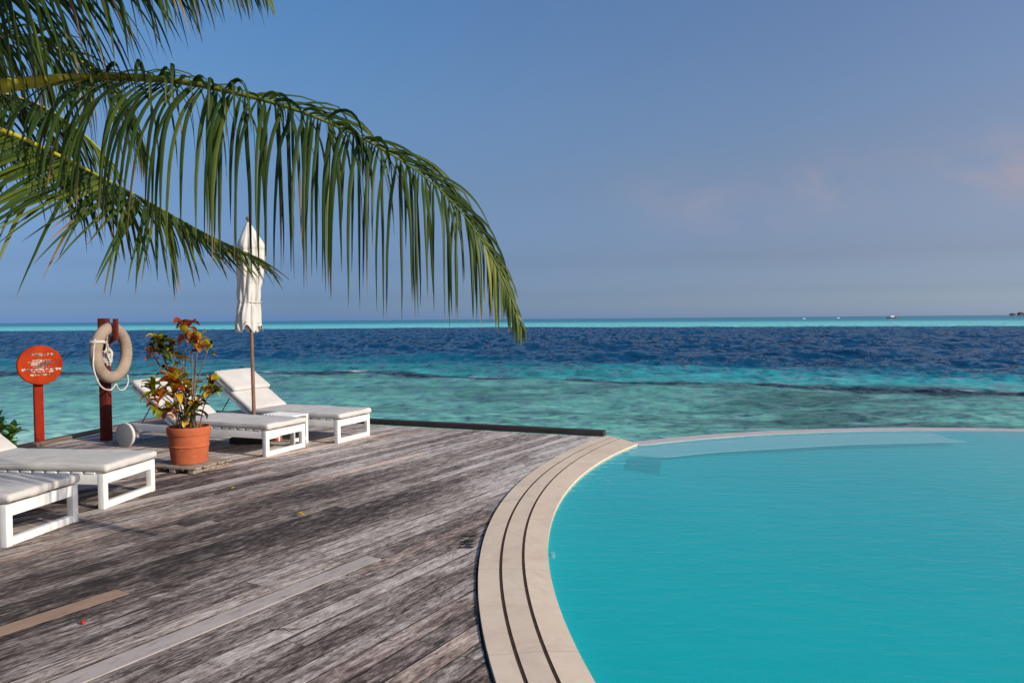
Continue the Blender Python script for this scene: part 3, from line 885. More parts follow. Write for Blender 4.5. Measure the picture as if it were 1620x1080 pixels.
def make_lounger(loc, rz, label, pillow=False, width=LW, seed=0):
    w = width
    root = empty('sun_lounger', loc, rz, label=label, cat='sun lounger', group='white sun loungers with pale cushions on the deck')
    hw = w / 2
    x1, x0 = LL / 2, -LL / 2
    bm = bmesh.new()
    for s in (-1, 1):
        y0, y1 = sorted((s * (hw - .04), s * hw))
        box(bm, x0, x1 - .052, y0, y1, .206, .290, .004)
    box(bm, x0 + .002, x0 + .05, -hw + .041, hw - .041, .208, .288, .004)
    box(bm, HINGE - .03, HINGE + .02, -hw + .041, hw - .041, .213, .273, .004)
    link('side_frame', bm, M['white_paint'], root, True, 40)
    bm = bmesh.new()
    box(bm, x1 - .05, x1, -hw + .058, hw - .058, .210, .292, .004)
    link('top_rail', bm, M['white_paint'], root, True, 40)
    bm = bmesh.new()
    box(bm, x1 - .05, x1, -hw + .058, hw - .058, .003, .058, .004)
    link('bottom_rail', bm, M['white_paint'], root, True, 40)
    for s in (-1, 1):
        y0, y1 = sorted((s * (hw - .056), s * (hw + .002)))
        bm = bmesh.new()
        box(bm, x1 - .052, x1 + .002, y0, y1, .001, .294, .005)
        link('leg', bm, M['white_paint'], root, True, 40)
    # seat slats, their rounded ends sit on the side rails
    bm = bmesh.new()
    x = x1 - .125
    while x > HINGE + .04:
        box(bm, x - .046, x + .046, -hw - .004, hw + .004, .2915, .308, .008)
        x -= .118
    link('slats', bm, M['white_paint'], root, True, 40)
    # backrest: frame with slats, tilted about the hinge
    R = Matrix.Translation((HINGE, 0, .305)) @ Matrix.Rotation(BACK_A, 4, 'Y')
    bm = bmesh.new()
    for s in (-1, 1):
        y0, y1 = sorted((s * (hw - .045), s * (hw - .012)))
        box(bm, -BACK_L, 0, y0, y1, -.035, .0, .004, R)
    box(bm, -BACK_L, -BACK_L + .04, -hw + .046, hw - .046, -.034, -.002, .004, R)
    k = -.10
    while k > -BACK_L + .08:
        box(bm, k - .045, k + .045, -hw + .02, hw - .02, .001, .013, .003, R)
        k -= .118
    link('backrest', bm, M['white_paint'], root, True, 40)
    bm = bmesh.new()
    for s in (-1, 1):
        p = R @ Vector((-BACK_L * .55, s * (hw - .06), -.03))
        tube(bm, [p, (HINGE - .60, s * (hw - .06), .245)], .008, 8)
    tube(bm, [(HINGE - .60, -(hw - .06), .245), (HINGE - .60, hw - .06, .245)], .008, 8)
    link('prop', bm, M['metal'], root, True, 40)
    # cushions
    sx0, sx1 = HINGE + .005, x1 + .035
    bm = bmesh.new()
    softbox(bm, (sx1 - sx0, w + .01, .066), .029, ((sx0 + sx1) / 2, 0, .308 + .033), n=(46, 18, 3), amp=.009, seed=seed, puff=.008)
    seat = link('seat_cushion', bm, M['cushion'], root, True)
    bm = bmesh.new()
    xa, ya, rr = (sx1 - sx0) / 2 - .012, (w + .01) / 2 - .010, .05
    for zz in (.308 + .012, .308 + .057):
        pts = []
        for (cx_, cy_, a0) in ((xa - rr, ya - rr, 0), (-xa + rr, ya - rr, 90), (-xa + rr, -ya + rr, 180), (xa - rr, -ya + rr, 270)):
            for q in range(7):
                aa = math.radians(a0 + 15 * q)
                pts.append(((sx0 + sx1) / 2 + cx_ + rr * math.cos(aa), cy_ + rr * math.sin(aa), zz))
        tube(bm, pts, .0038, 6, close=True)
    link('piping', bm, M['cushion'], seat, True)
    bm = bmesh.new()
    softbox(bm, (BACK_L + .02, w + .005, .07), .030, (-BACK_L / 2 - .01, 0, .052), R, n=(28, 18, 3), amp=.009, seed=seed + 5, puff=.008)
    link('back_cushion', bm, M['cushion'], root, True)
    if pillow:
        bm = bmesh.new()
        softbox(bm, (.44, w + .015, .062), .030, (-BACK_L + .20, 0, .052 + .035 + .026), R, n=(16, 18, 3), amp=.006, seed=seed + 9, puff=.010)
        link('head_pillow', bm, M['cushion'], root, True)
    # rear wheels on an axle
    wx, wr = x0 - .045, .148
    bm = bmesh.new()
    tube(bm, [(wx, -hw - .03, wr), (wx, hw + .03, wr)], .016, 10)
    for s in (-1, 1):
        box(bm, wx - .03, x0 + .10, s * (hw - .022) - .012, s * (hw - .022) + .012, wr - .03, .24, .004)
    link('axle', bm, M['white_paint'], root, True, 40)
    for s in (-1, 1):
        bm = bmesh.new()
        lathe(bm, [(wr - .012, -.024), (wr - .002, -.022), (wr, -.016), (wr, .016), (wr - .002, .022), (wr - .012, .024)], 40)
        wh = link('wheel', bm, M['wheel_grey'], root, True, 40)
        wh.location = (wx, s * (hw + .045), wr + .003)
        wh.rotation_euler = (math.radians(90), 0, 0)
        bm = bmesh.new()
        lathe(bm, [(wr + .0012, -.014), (wr + .003, -.012), (wr + .003, .012), (wr + .0012, .014)], 40, cap=False)
        link('tyre', bm, simple('tyre_white', (.62, .60, .56), None, .6), wh, True, 40)
    return root


def place(near, far, ang_deg, **kw):
    """near/far: ground corners of the foot end"""
    a = math.radians(ang_deg)
    u = Vector((math.cos(a), math.sin(a)))
    v = Vector((-u.y, u.x))
    mid = (Vector(near) + Vector(far)) / 2
    c = mid - u * LL / 2
    return make_lounger((c.x, c.y, 0), a, width=(Vector(far) - Vector(near)).length if False else LW, **kw)

place((-2.84, 8.62), (-2.515, 9.239), -22.5, label='sun lounger directly behind the potted croton, its grey wheel showing left of the pot', seed=1)
place((-2.233, 9.518), (-1.89, 10.148), -23.5, label='farthest sun lounger, with head pillow on its raised backrest behind the umbrella pole', pillow=True, seed=2)
place((-3.401, 6.269), (-3.281, 6.902), -8, label='sun lounger left of the potted croton, its foot end fully in the sun', seed=3)
place((-3.50, 5.21), (-3.40, 5.87), -8, label='nearest sun lounger at the left edge, palm shade across its cushion', seed=4)

# white slatted side table between the two far loungers
u_ = Vector((math.cos(math.radians(-25)), math.sin(math.radians(-25)), 0))
v_ = Vector((-u_.y, u_.x, 0))
tp = at(451, 656, 9.55)
t = empty('side_table', (tp.x, tp.y, 0), math.radians(-25), label='low white slatted side table between the two far loungers', cat='side table')
bm = bmesh.new()
for k in range(9):
    x = -.245 + k * .056
    box(bm, x, x + .044, -.15, .15, .358, .378, .004)
link('table_top', bm, M['white_paint'], t, True, 40)
bm = bmesh.new()
for s in (-1, 1):
    box(bm, -.25, .25, s * .125 - .018, s * .125 + .018, .308, .357, .004)
link('apron', bm, M['white_paint'], t, True, 40)
for sx_ in (-1, 1):
    for sy_ in (-1, 1):
        bm = bmesh.new()
        box(bm, sx_ * .225 - .022, sx_ * .225 + .022, sy_ * .122 - .02, sy_ * .122 + .02, .001, .3075, .004)
        link('leg', bm, M['white_paint'], t, True, 40)
for s in (-1, 1):
    bm = bmesh.new()
    box(bm, s * .225 - .018, s * .225 + .018, -.101, .101, .05, .09, .003)
    link('stretcher', bm, M['white_paint'], t, True, 40)

# ------------------------------------------------------------------ closed umbrella
ub = at(402.5, 664, 9.75)
UX, UY = ub.x, ub.y
root = empty('closed_umbrella', (UX, UY, 0), label='closed cream umbrella on a brown wooden pole between the far loungers', cat='umbrella')
UTOP = 2.82
root.rotation_euler = (0, math.radians(-0.7), 0)
bm = bmesh.new()
tube(bm, [(0, 0, .05), (0, 0, 1.3), (0, 0, UTOP - .02)], [.024, .023, .020], 14)
link('pole', bm, M['pole_wood'], root, True, 40)
bm = bmesh.new()
lathe(bm, [(.0, 0), (.022, .0), (.024, .012), (.012, .022), (.012, .035), (.026, .048), (.030, .062), (.024, .078), (.010, .088), (.002, .095)], 16, (0, 0, UTOP - .02))
link('finial', bm, M['pole_wood'], root, True, 40)
bm = bmesh.new()
prof = [(UTOP - .005, .024), (UTOP - .03, .040), (UTOP - .08, .068), (UTOP - .16, .112), (UTOP - .27, .165), (UTOP - .34, .182), (UTOP - .36, .166), (UTOP - .44, .172), (UTOP - .58, .170), (UTOP - .75, .158), (UTOP - .90, .148), (UTOP - 1.0, .140), (UTOP - 1.03, .136), (UTOP - 1.07, .150), (UTOP - 1.16, .168), (UTOP - 1.27, .180), (UTOP - 1.37, .184)]
prof = [(p.z, p.x * .86) for p in catmull([(r, 0, z) for z, r in prof], 70)]
SEG = 120
rings = []
for i, (z, r) in enumerate(prof):
    k = i / (len(prof) - 1)
    ring = []
    for q in range(SEG):
        a = 2 * math.pi * q / SEG
        aw = a + .35 * noise.noise(Vector((math.cos(a), math.sin(a), z * 1.4))) + .12 * math.sin(z * 5)
        fold = (abs(math.sin(aw * 4 + .6 * math.sin(aw + z * 2))) ** .8 - .62)
        f2 = noise.noise(Vector((math.cos(a) * 3, math.sin(a) * 3, z * 2.2)))
        dep = .38 * min(1, k * 3.2)
        rr = r * (1 + dep * fold * .8 + 0.26 * min(1, k * 4) * f2) + .006 * min(1, k * 4) * noise.noise(Vector((math.cos(a) * 5, math.sin(a) * 5, z * 7)))
        zz = z
        if k > .97:
            zz += .045 * math.sin(aw * 8) + .03 * noise.noise(Vector((a * 2, 3, 0)))
        ring.append(bm.verts.new((rr * math.cos(a) + .022 * math.sin(z * 3.1) * min(1, k * 4), rr * math.sin(a), zz)))
    rings.append(ring)
for A, B in zip(rings, rings[1:]):
    for q in range(SEG):
        bm.faces.new((B[q], B[(q + 1) % SEG], A[(q + 1) % SEG], A[q]))
canopy = link('canopy', bm, M['umbrella_cloth'], root, True)
canopy.modifiers.new('thick', 'SOLIDIFY').thickness = .003
bm = bmesh.new()
pts = [(0.124 * math.cos(a) * (1 + .04 * math.sin(8 * a)), 0.124 * math.sin(a) * (1 + .04 * math.sin(8 * a)), UTOP - 1.03 + .006 * math.sin(3 * a)) for a in [2 * math.pi * q / 48 for q in range(48)]]
tube(bm, pts, .007, 6, close=True)
link('tie_strap', bm, M['umbrella_cloth'], root, True)
bm = bmesh.new()
box(bm, -.24, .24, -.24, .24, .004, .085, .012)
box(bm, -.045, .045, -.045, .045, .085, .24, .008)
link('base', bm, M['umbrella_base'], root, True, 40)
bm = bmesh.new()
pc = gp(433, 694, .02)
box(bm, -.09, .09, -.06, .06, .0, .075, .012)
box(bm, -.095, .095, -.065, .065, .076, .092, .006)
o = link('small_box', bm, M['orange'], None, True, 40, label='small orange box on the deck under the lounger behind the pot', cat='box')
o.location = (pc.x, pc.y, .003)
o.rotation_euler = (0, 0, math.radians(-20))

# ------------------------------------------------------------------ wooden pallet, terracotta pot, croton
PP = Vector((-3.42, 7.98, 0))
pal = empty('wooden_pallet', PP, math.radians(-17), label='small weathered wooden pallet under the terracotta pot', cat='pallet')
bm = bmesh.new()
random.seed(3)
for k in range(5):
    y = -.27 + k * .113
    dx_ = random.uniform(-.03, .03)
    box(bm, -.31 + dx_, .31 + dx_, y, y + .098, .047, .068, .004)
link('top_boards', bm, M['grey_wood'], pal, True, 40)
bm = bmesh.new()
for x in (-.26, -.03, .20):
    box(bm, x, x + .07, -.265, .28, .004, .0465, .004)
link('bearers', bm, M['grey_wood'], pal, True, 40)

PZ = .069
pot = empty('terracotta_pot', (PP.x, PP.y, PZ), label='round ribbed terracotta plant pot on the small pallet', cat='plant pot')
bm = bmesh.new()
prof = [(.172, 0), (.178, .006), (.186, .09), (.194, .165), (.2015, .172), (.2025, .186), (.1965, .194), (.201, .25), (.2065, .295), (.2145, .299), (.2165, .305), (.2185, .375), (.215, .381), (.200, .381), (.196, .372), (.190, .33)]
lathe(bm, prof, 64, cap=False)
f = bm.faces.new([bm.verts.new((.171 * math.cos(-a), .171 * math.sin(-a), .001)) for a in [2 * math.pi * k / 32 for k in range(32)]])
link('body', bm, M['terracotta'], pot, True, 35)
bm = bmesh.new()
n = 40
cv = bm.verts.new((0, 0, .345))
rv = []
for rr in (.06, .12, .1915):
    rv.append([bm.verts.new((rr * math.cos(2 * math.pi * k / n), rr * math.sin(2 * math.pi * k / n), .338 + .012 * noise.noise(Vector((rr * 30 * math.cos(k), k, 0))))) for k in range(n)])
for k in range(n):
    bm.faces.new((cv, rv[0][k], rv[0][(k + 1) % n]))
    for A, B in zip(rv, rv[1:]):
        bm.faces.new((A[k], B[k], B[(k + 1) % n], A[(k + 1) % n]))
link('soil', bm, M['soil'], pot, True)


def leaf(bm, hue, dry, base, direc, up, L, Wd, h, droop=.5, curl=.25, n=7, pointed=1.0, drytip=0.0, wave=0.0):
    """one folded leaf blade"""
    d = direc.normalized()
    side = d.cross(up)
    if side.length < 1e-4: side = d.cross(Vector((1, 0, 0)))
    side.normalize()
    p = base.copy()
    rows = []
    for i in range(n + 1):
        t = i / n
        w = Wd * (math.sin(math.pi * min(1, t ** .75 * .96 + .04)) ** pointed) + .0015
        nn = side.cross(d).normalized()
        tw = side + nn * wave * math.sin(t * 5 + h * 20)
        rows.append((p + tw * w * .5 + nn * curl * w, p.copy(), p - tw * w * .5 + nn * curl * w, t))
        p = p + d * (L / n)
        d = (d + Vector((0, 0, -1)) * droop / n).normalized()
        side = (side - d * side.dot(d)).normalized()
    V = []
    for a, b, c, t in rows:
        tri = [bm.verts.new(x) for x in (a, b, c)]
        for x in tri:
            x[hue] = h
            x[dry] = max(0, min(1, (t - (1 - drytip)) / max(1e-3, drytip) * 1.3)) if drytip > 0 else 0.0
        V.append(tri)
    for A, B in zip(V, V[1:]):
        bm.faces.new((A[0], A[1], B[1], B[0]))
        bm.faces.new((A[1], A[2], B[2], B[1]))


random.seed(11)
croton = empty('croton_plant', (PP.x, PP.y, PZ + .345), label='tall croton with red, yellow and green leaves growing in the terracotta pot', cat='plant')
O = Vector((PP.x, PP.y, PZ + .345))
clusters = [(295, 521, 24, .72, 18, .02), (313, 541, 18, .66, 12, -.05), (331, 549, 15, .42, 10, .05), (254, 542, 24, .32, 18, 0), (272, 550, 20, .38, 13, .1), (238, 556, 12, .75, 7, -.05),
            (277, 598, 28, .62, 22, -.12), (241, 613, 20, .42, 12, -.08), (252, 630, 22, .80, 12, -.18), (335, 607, 19, .48, 15, .0), (300, 612, 18, .34, 12, .08),
            (311, 637, 20, .36, 13, -.1), (293, 640, 20, .28, 13, -.05), (266, 648, 18, .84, 11, -.15), (262, 585, 14, .25, 8, .06), (290, 668, 12, .9, 6, -.1), (247, 572, 9, .45, 5, 0)]
bl = bmesh.new()
hue, dry = bl.verts.layers.float.new('hue'), bl.verts.layers.float.new('dry')
bs = bmesh.new()
for (px, py, rad, hu, cnt, dep) in clusters:
    c = at(px, py, PP.y + dep) - O
    R_ = rad / F * PP.y
    for stemk in range(2 if cnt > 11 else 1):
        a = random.uniform(0, 6.28)
        b0 = Vector((.10 * math.cos(a), .10 * math.sin(a), -.01))
        b0.x = b0.x * .6 + c.x * .18
        e = c + Vector((random.uniform(-.5, .5) * R_, random.uniform(-.5, .5) * R_, -.02)) * (1 if stemk else 0) + (Vector((0, 0, -.02)) if not stemk else Vector((0, 0, -.06))) if stemk == 0 else c + Vector((random.uniform(-.6, .6) * R_, random.uniform(-.5, .5) * R_, -.05))
        if stemk == 0: e = c + Vector((0, 0, .02))
        midp = b0.lerp(e, .5) + Vector((random.uniform(-.03, .03), random.uniform(-.03, .03), .02))
        midp.x = b0.x + (e.x - b0.x) * .35
        pts = catmull([b0, midp, e], 14)
        tube(bs, pts, [.0095 - .005 * i / 13 for i in range(14)], 6)
        nl = int(cnt * (1.0 if stemk == 0 else .35))
        for k in range(nl):
            ph = k * 2.4 + random.uniform(-.5, .5)
            f_ = random.random()                       # leaves spread down the top of the stem
            st = e + Vector((0, 0, -R_ * 1.0 * f_)) + Vector((random.uniform(-.01, .01), random.uniform(-.01, .01), 0))
            lift = random.uniform(.8, 2.6) * (1 - f_) + random.uniform(-.4, .6)
            d = Vector((math.cos(ph), math.sin(ph), lift)).normalized()
            L = min(.18, R_ * random.uniform(.8, 1.25))
            hh = min(1, max(0, min(hu, .66) + random.gauss(-.03, .19)))
            leaf(bl, hue, dry, st + d * .01, d, Vector((0, 0, 1)), L, L * random.uniform(.34, .52), hh, droop=random.uniform(.5, 2.6), curl=random.uniform(.1, .45), wave=random.uniform(0, .9), drytip=random.choice((0, 0, .1)), pointed=.8)
link('stems', bs, M['stem'], croton, True)
link('foliage', bl, M['croton_leaf'], croton, True)

# ------------------------------------------------------------------ round sign on a red post
sp_ = Vector((-5.99, 9.56, 0))
sign = empty('round_sign', sp_, label='oval orange wooden notice board on a red post at the left deck edge', cat='sign')
SR = math.radians(-46)       # face turned a little
sc = at(61.5, 577, sp_.y) - sp_
bm = bmesh.new()
box(bm, -.05, .05, -.045, .045, -.30, sc.z - .12, .006)
o = link('post', bm, M['red_paint'], sign, True, 40)
o.rotation_euler = (0, 0, math.radians(42))
bm = bmesh.new()
NS = 72
def disc(bm, rx, rz, y0, y1, bev):
    prof = [(1.0 - bev, y0), (1.0, y0 + .010), (1.0, y1 - .010), (1.0 - bev, y1)]
    rings = [[bm.verts.new((rx * k * math.cos(2 * math.pi * q / NS), y, rz * k * math.sin(2 * math.pi * q / NS))) for q in range(NS)] for k, y in prof]
    for A, B in zip(rings, rings[1:]):
        for q in range(NS):
            bm.faces.new((A[q], A[(q + 1) % NS], B[(q + 1) % NS], B[q]))
    bm.faces.new(list(reversed(rings[0]))); bm.faces.new(rings[-1])
    bmesh.ops.recalc_face_normals(bm, faces=bm.faces)
disc(bm, .254, .246, -.030, .022, .035)
board = link('board', bm, M['sign_orange'], sign, True, 35)
board.location = (sc.x + .046, -.055, sc.z)
board.rotation_euler = (0, math.radians(0), SR * -1)
# worn carved lettering, weathered past reading: rows of short strokes
bm = bmesh.new()
random.seed(5)
rows = [(.135, -.13, .145, .020), (.062, -.10, .13, .013), (.032, -.155, .175, .014), (.006, -.12, .11, .012), (-.022, -.09, .10, .011), (-.052, -.235, .245, .017), (-.082, -.11, .16, .011), (-.118, -.13, .13, .014)]
for (z, xa, xb, hgt) in rows:
    x = xa * .88
    while x < xb * .88:
        wd = random.uniform(.006, .020)
        for q in range(random.choice((1, 2, 2))):
            hh = hgt * random.uniform(.8, 1.8)
            zc = z + random.uniform(-.3, .3) * hgt
            box(bm, x, x + wd, -.0325, -.0302, zc - hh / 2, zc + hh / 2)
            x += wd * .55
        if random.random() < .16: x += .018
        x += .004
link('lettering', bm, M['worn_white'], board)
# ------------------------------------------------------------------ lifebuoy post, ring, rope
pp = Vector((-5.335, 9.92, 0))
lp = empty('lifebuoy_post', pp, label='dark red square post with a hook arm carrying the life ring', cat='post')
NV = Vector((.995, -.10, 0)).normalized()
TV = Vector((.10, .995, 0)).normalized()
pz = at(163, 503.5, pp.y).z
bm = bmesh.new()
PR = math.atan2(NV.y, NV.x)
box(bm, -.053, .053, -.053, .053, -.3, pz, .006)
o = link('post_shaft', bm, M['dark_red_paint'], lp, True, 40)
o.rotation_euler = (0, 0, PR)
rc = at(181, 558, pp.y - .12)
rel = rc - pp
off = rel.dot(TV)
ringc = TV * off + NV * .165 + Vector((0, 0, rc.z))
# bracket arm: from the post through the ring, then up
bm = bmesh.new()
az0 = rc.z + .235
a0 = NV * .055 + Vector((0, 0, az0 - .10))
prx = at(187, 504, pp.y - .2) - pp
prong_t = prx.dot(TV)
def seg(p, q, w, h):
    d = (q - p)
    X = d.normalized()
    Z = Vector((0, 0, 1)) if abs(X.z) < .9 else NV
    Yv = Z.cross(X).normalized()
    Zv = X.cross(Yv)
    mm = Matrix((X, Yv, Zv)).transposed().to_4x4()
    mm.translation = p
    box(bm, -.0, d.length, -w / 2, w / 2, -h / 2, h / 2, .006, mm)
p1 = NV * .275 + TV * prong_t + Vector((0, 0, az0 - .02))
seg(a0, p1, .05, .06)
seg(p1 + Vector((0, 0, -.04)), p1 + Vector((0, 0, prx.z - (az0 - .02))), .05, .05)
link('hook_arm', bm, M['dark_red_paint'], lp, True, 40)

ring = empty('life_ring', pp + ringc, label='tan cloth covered life ring hanging on the dark red post', cat='life ring')
RR, Rt = .316, .076
bm = bmesh.new()
NR, NT = 120, 22
TILT = math.radians(4)
vr = []
for i in range(NR):
    a = 2 * math.pi * i / NR
    row = []
    for j in range(NT):
        b = 2 * math.pi * j / NT
        crease = 1 + .028 * noise.noise(Vector((math.cos(a) * 8, math.sin(a) * 8, math.cos(b) * 1.2))) + .012 * math.sin(a * 34 + 2 * math.sin(b))
        r = RR + Rt * crease * math.cos(b)
        n_ = Rt * .95 * crease * math.sin(b)
        row.append(bm.verts.new(TV * (r * math.cos(a + TILT)) + Vector((0, 0, r * math.sin(a + TILT))) + NV * n_))
    vr.append(row)
for i in range(NR):
    for j in range(NT):
        bm.faces.new((vr[i][j], vr[(i + 1) % NR][j], vr[(i + 1) % NR][(j + 1) % NT], vr[i][(j + 1) % NT]))
bmesh.ops.recalc_face_normals(bm, faces=bm.faces)
link('ring_cover', bm, M['ring_cloth'], ring, True)
bm = bmesh.new()
def rp(a_deg, r, nrm): return TV * (r * math.cos(math.radians(a_deg))) + Vector((0, 0, r * math.sin(math.radians(a_deg)))) + NV * nrm
# lashing round the tube at the upper left
for aa in (150, 153):
    pts = []
    for q in range(20):
        b = 2 * math.pi * q / 20
        pts.append(TV * ((RR + (Rt + .010) * math.cos(b)) * math.cos(math.radians(aa + 6 * math.cos(b)))) + Vector((0, 0, (RR + (Rt + .010) * math.cos(b)) * math.sin(math.radians(aa + 6 * math.cos(b))))) + NV * (Rt + .006) * math.sin(b))
    tube(bm, pts, .010, 8, close=True)
# grab line: hangs from the lashing down the left, below the ring and up to the right
A = rp(152, RR + Rt + .01, .02)
hang = catmull([A, A + Vector((0, 0, -.18)) + TV * -.03, rp(205, RR + .13, .03), rp(232, RR + .19, .05), rp(255, RR + .17, .05), rp(268, RR + .085, .06)], 40)
tube(bm, hang, .010, 8)
hang = catmull([rp(268, RR + .085, .06), rp(276, RR + .17, .06), rp(290, RR + .20, .05), rp(302, RR + .17, .05), rp(310, RR + .075, .05)], 30)
tube(bm, hang, .010, 8)
B0 = rp(150, RR - Rt + .0, .085)
tube(bm, catmull([B0, rp(160, .17, .06), rp(185, .13, .03), rp(225, .14, .04)], 20), .010, 8)
link('grab_line', bm, M['rope'], ring, True)

coil = empty('rope_coil', pp + ringc, label='bundled white throwing rope hanging inside the life ring', cat='rope')
bm = bmesh.new()
cc = TV * -.055 + NV * -.03
random.seed(8)
for k in range(16):
    z0, z1 = random.uniform(.03, .09), random.uniform(-.18, -.10)
    a = random.uniform(0, 6.28)
    wv = .03 + .03 * random.random()
    dx1, dn1 = math.cos(a) * wv, math.sin(a) * wv
    pts = [cc + Vector((0, 0, z0)), cc + TV * dx1 + NV * dn1 + Vector((0, 0, z0 * .3)), cc + TV * dx1 * 1.1 + NV * dn1 * 1.1 + Vector((0, 0, (z0 + z1) * .5)), cc + TV * dx1 * .5 + NV * dn1 * .6 + Vector((0, 0, z1)), cc - TV * dx1 + NV * dn1 * .3 + Vector((0, 0, (z0 + z1) * .45)), cc + Vector((0, 0, z0))]
    tube(bm, catmull(pts, 24), .0095, 6)
for k in range(7):       # wraps round the bundle
    z = -.02 - k * .017
    pts = [cc + (TV * math.cos(t) + NV * math.sin(t)) * (.056 + .004 * math.sin(5 * t + k)) + Vector((0, 0, z + .008 * math.sin(t + k))) for t in [2 * math.pi * q / 22 for q in range(22)]]
    tube(bm, pts, .0095, 6, close=True)
tube(bm, catmull([cc + Vector((0, 0, .06)), cc + TV * .005 + Vector((0, 0, .15)), NV * -.01 + TV * -.06 + Vector((0, 0, .24)), NV * -.06 + TV * -.08 + Vector((0, 0, .30))], 16), .008, 6)
tube(bm, catmull([cc + Vector((0, 0, .06)), cc + TV * .02 + Vector((0, 0, .12)), NV * -.01 + TV * -.0 + Vector((0, 0, .21))], 14), .008, 6)
link('rope_bundle', bm, M['rope'], coil, True)

# ------------------------------------------------------------------ leaves fallen on the deck
def fallen(px, py, h, L, rz, label, group=None, curl=.35):
    p = gp(px, py, .008)
    bm = bmesh.new()
    hu, dr = bm.verts.layers.float.new('hue'), bm.verts.layers.float.new('dry')
    leaf(bm, hu, dr, Vector((-L / 2, 0, .004)), Vector((1, 0, .35)), Vector((0, 0, 1)), L, L * .42, h, droop=.9, curl=curl, n=9, drytip=.25)
    o = link('fallen_leaf', bm, M['fallen_yellow'], None, True, label=label, cat='leaf', group='fallen leaves on the deck')
    o.location = p
    o.rotation_euler = (0, 0, rz)
    return o
fallen(475, 815.5, .3, .10, -.3, 'curled yellow fallen leaf alone on the middle of the deck boards')
fallen(415, 747.5, 1.0, .09, .2, 'dry orange brown fallen leaf on the deck right of the terracotta pot')
fallen(371, 773, .55, .06, .9, 'tiny ochre fallen leaf on the deck just below the pallet')
fallen(200, 757, 1.0, .09, -.2, 'orange fallen leaf under the lounger left of the pot')
fallen(143, 762, .95, .09, .1, 'orange fallen leaf beside the foot of the nearest lounger')
bm = bmesh.new()
bmesh.ops.create_icosphere(bm, subdivisions=3, radius=.012)
for v in bm.verts:
    v.co *= 1 + .25 * noise.noise(v.co * 90)
    v.co.z *= .8
tube(bm, [(0, 0, .008), (.004, .002, .017), (.010, .003, .022)], .0015, 5)
o = link('red_berry', bm, simple('berry_red', (.50, .015, .012), (.30, .01, .01), .3, 30), None, True, label='small red berry lying on the boards at lower left', cat='berry')
pb = gp(131, 984, .01)
o.location = (pb.x, pb.y, .012)
bm = bmesh.new()
tube(bm, [(-.09, 0, .004), (-.03, .012, .006), (.02, .006, .006), (.07, .02, .004)], .0028, 5)
tube(bm, [(-.03, .012, .006), (.01, -.02, .005), (.04, -.035, .004)], .002, 5)
tube(bm, [(.02, .006, .006), (.05, -.012, .005)], .0018, 5)
o = link('twig', bm, M['stem'], None, True, label='thin forked dry twig on the boards at the bottom', cat='twig')
pb = gp(455, 998, 0)
o.location = (pb.x, pb.y, .004)

# ------------------------------------------------------------------ shrub beyond the left deck edge
sp2 = Vector((-6.95, 10.0, 0))
shr = empty('shrub', (sp2.x, sp2.y, -1.0), label='bright green leafy shrub beyond the deck at the left edge', cat='shrub')
random.seed(21)
bl = bmesh.new(); bs = bmesh.new()
hue, dry = bl.verts.layers.float.new('hue'), bl.verts.layers.float.new('dry')
for k in range(26):
    a = random.uniform(0, 6.28)
    rr = random.uniform(.05, .40)
    tip = Vector((rr * math.cos(a) * 1.1, rr * math.sin(a), 1.22 + random.uniform(-.25, .10) - rr * .25))
    tube(bs, catmull([(0, 0, 0), (tip.x * .4, tip.y * .4, tip.z * .55), tip], 8), [.012 - .001 * i for i in range(8)], 5)
    for q in range(11):
        ph = q * 2.4 + a
        d = Vector((math.cos(ph), math.sin(ph), random.uniform(.2, 1.2)))
        leaf(bl, hue, dry, tip + Vector((0, 0, -.012 * q)), d, Vector((0, 0, 1)), random.uniform(.15, .24), random.uniform(.075, .10), random.random(), droop=random.uniform(.4, 1.2), curl=.18)
link('stems', bs, M['stem'], shr, True)
link('foliage', bl, M['shrub_leaf'], shr, True)

# ------------------------------------------------------------------ palm
crown = at(-400, 255, 4.75)
palm = empty('coconut_palm', (-7.6, 3.4, -.6), label='coconut palm leaning in from the left, its fronds hanging over the deck', cat='palm tree')
PO = Vector((-7.6, 3.4, -.6))
bm = bmesh.new()
pts = catmull([(0, 0, -.4), (.35, .15, .7), Vector((1.5, .7, 2.0)), crown - PO + Vector((-.15, 0, -.35)), crown - PO + Vector((.05, 0, .1))], 70)
rad = [.20 - .085 * (i / 69) ** .7 + (.08 * math.exp(-i / 5)) + .007 * (i % 2) for i in range(70)]
tube(bm, pts, rad, 20)
link('trunk', bm, M['bark'], palm, True)

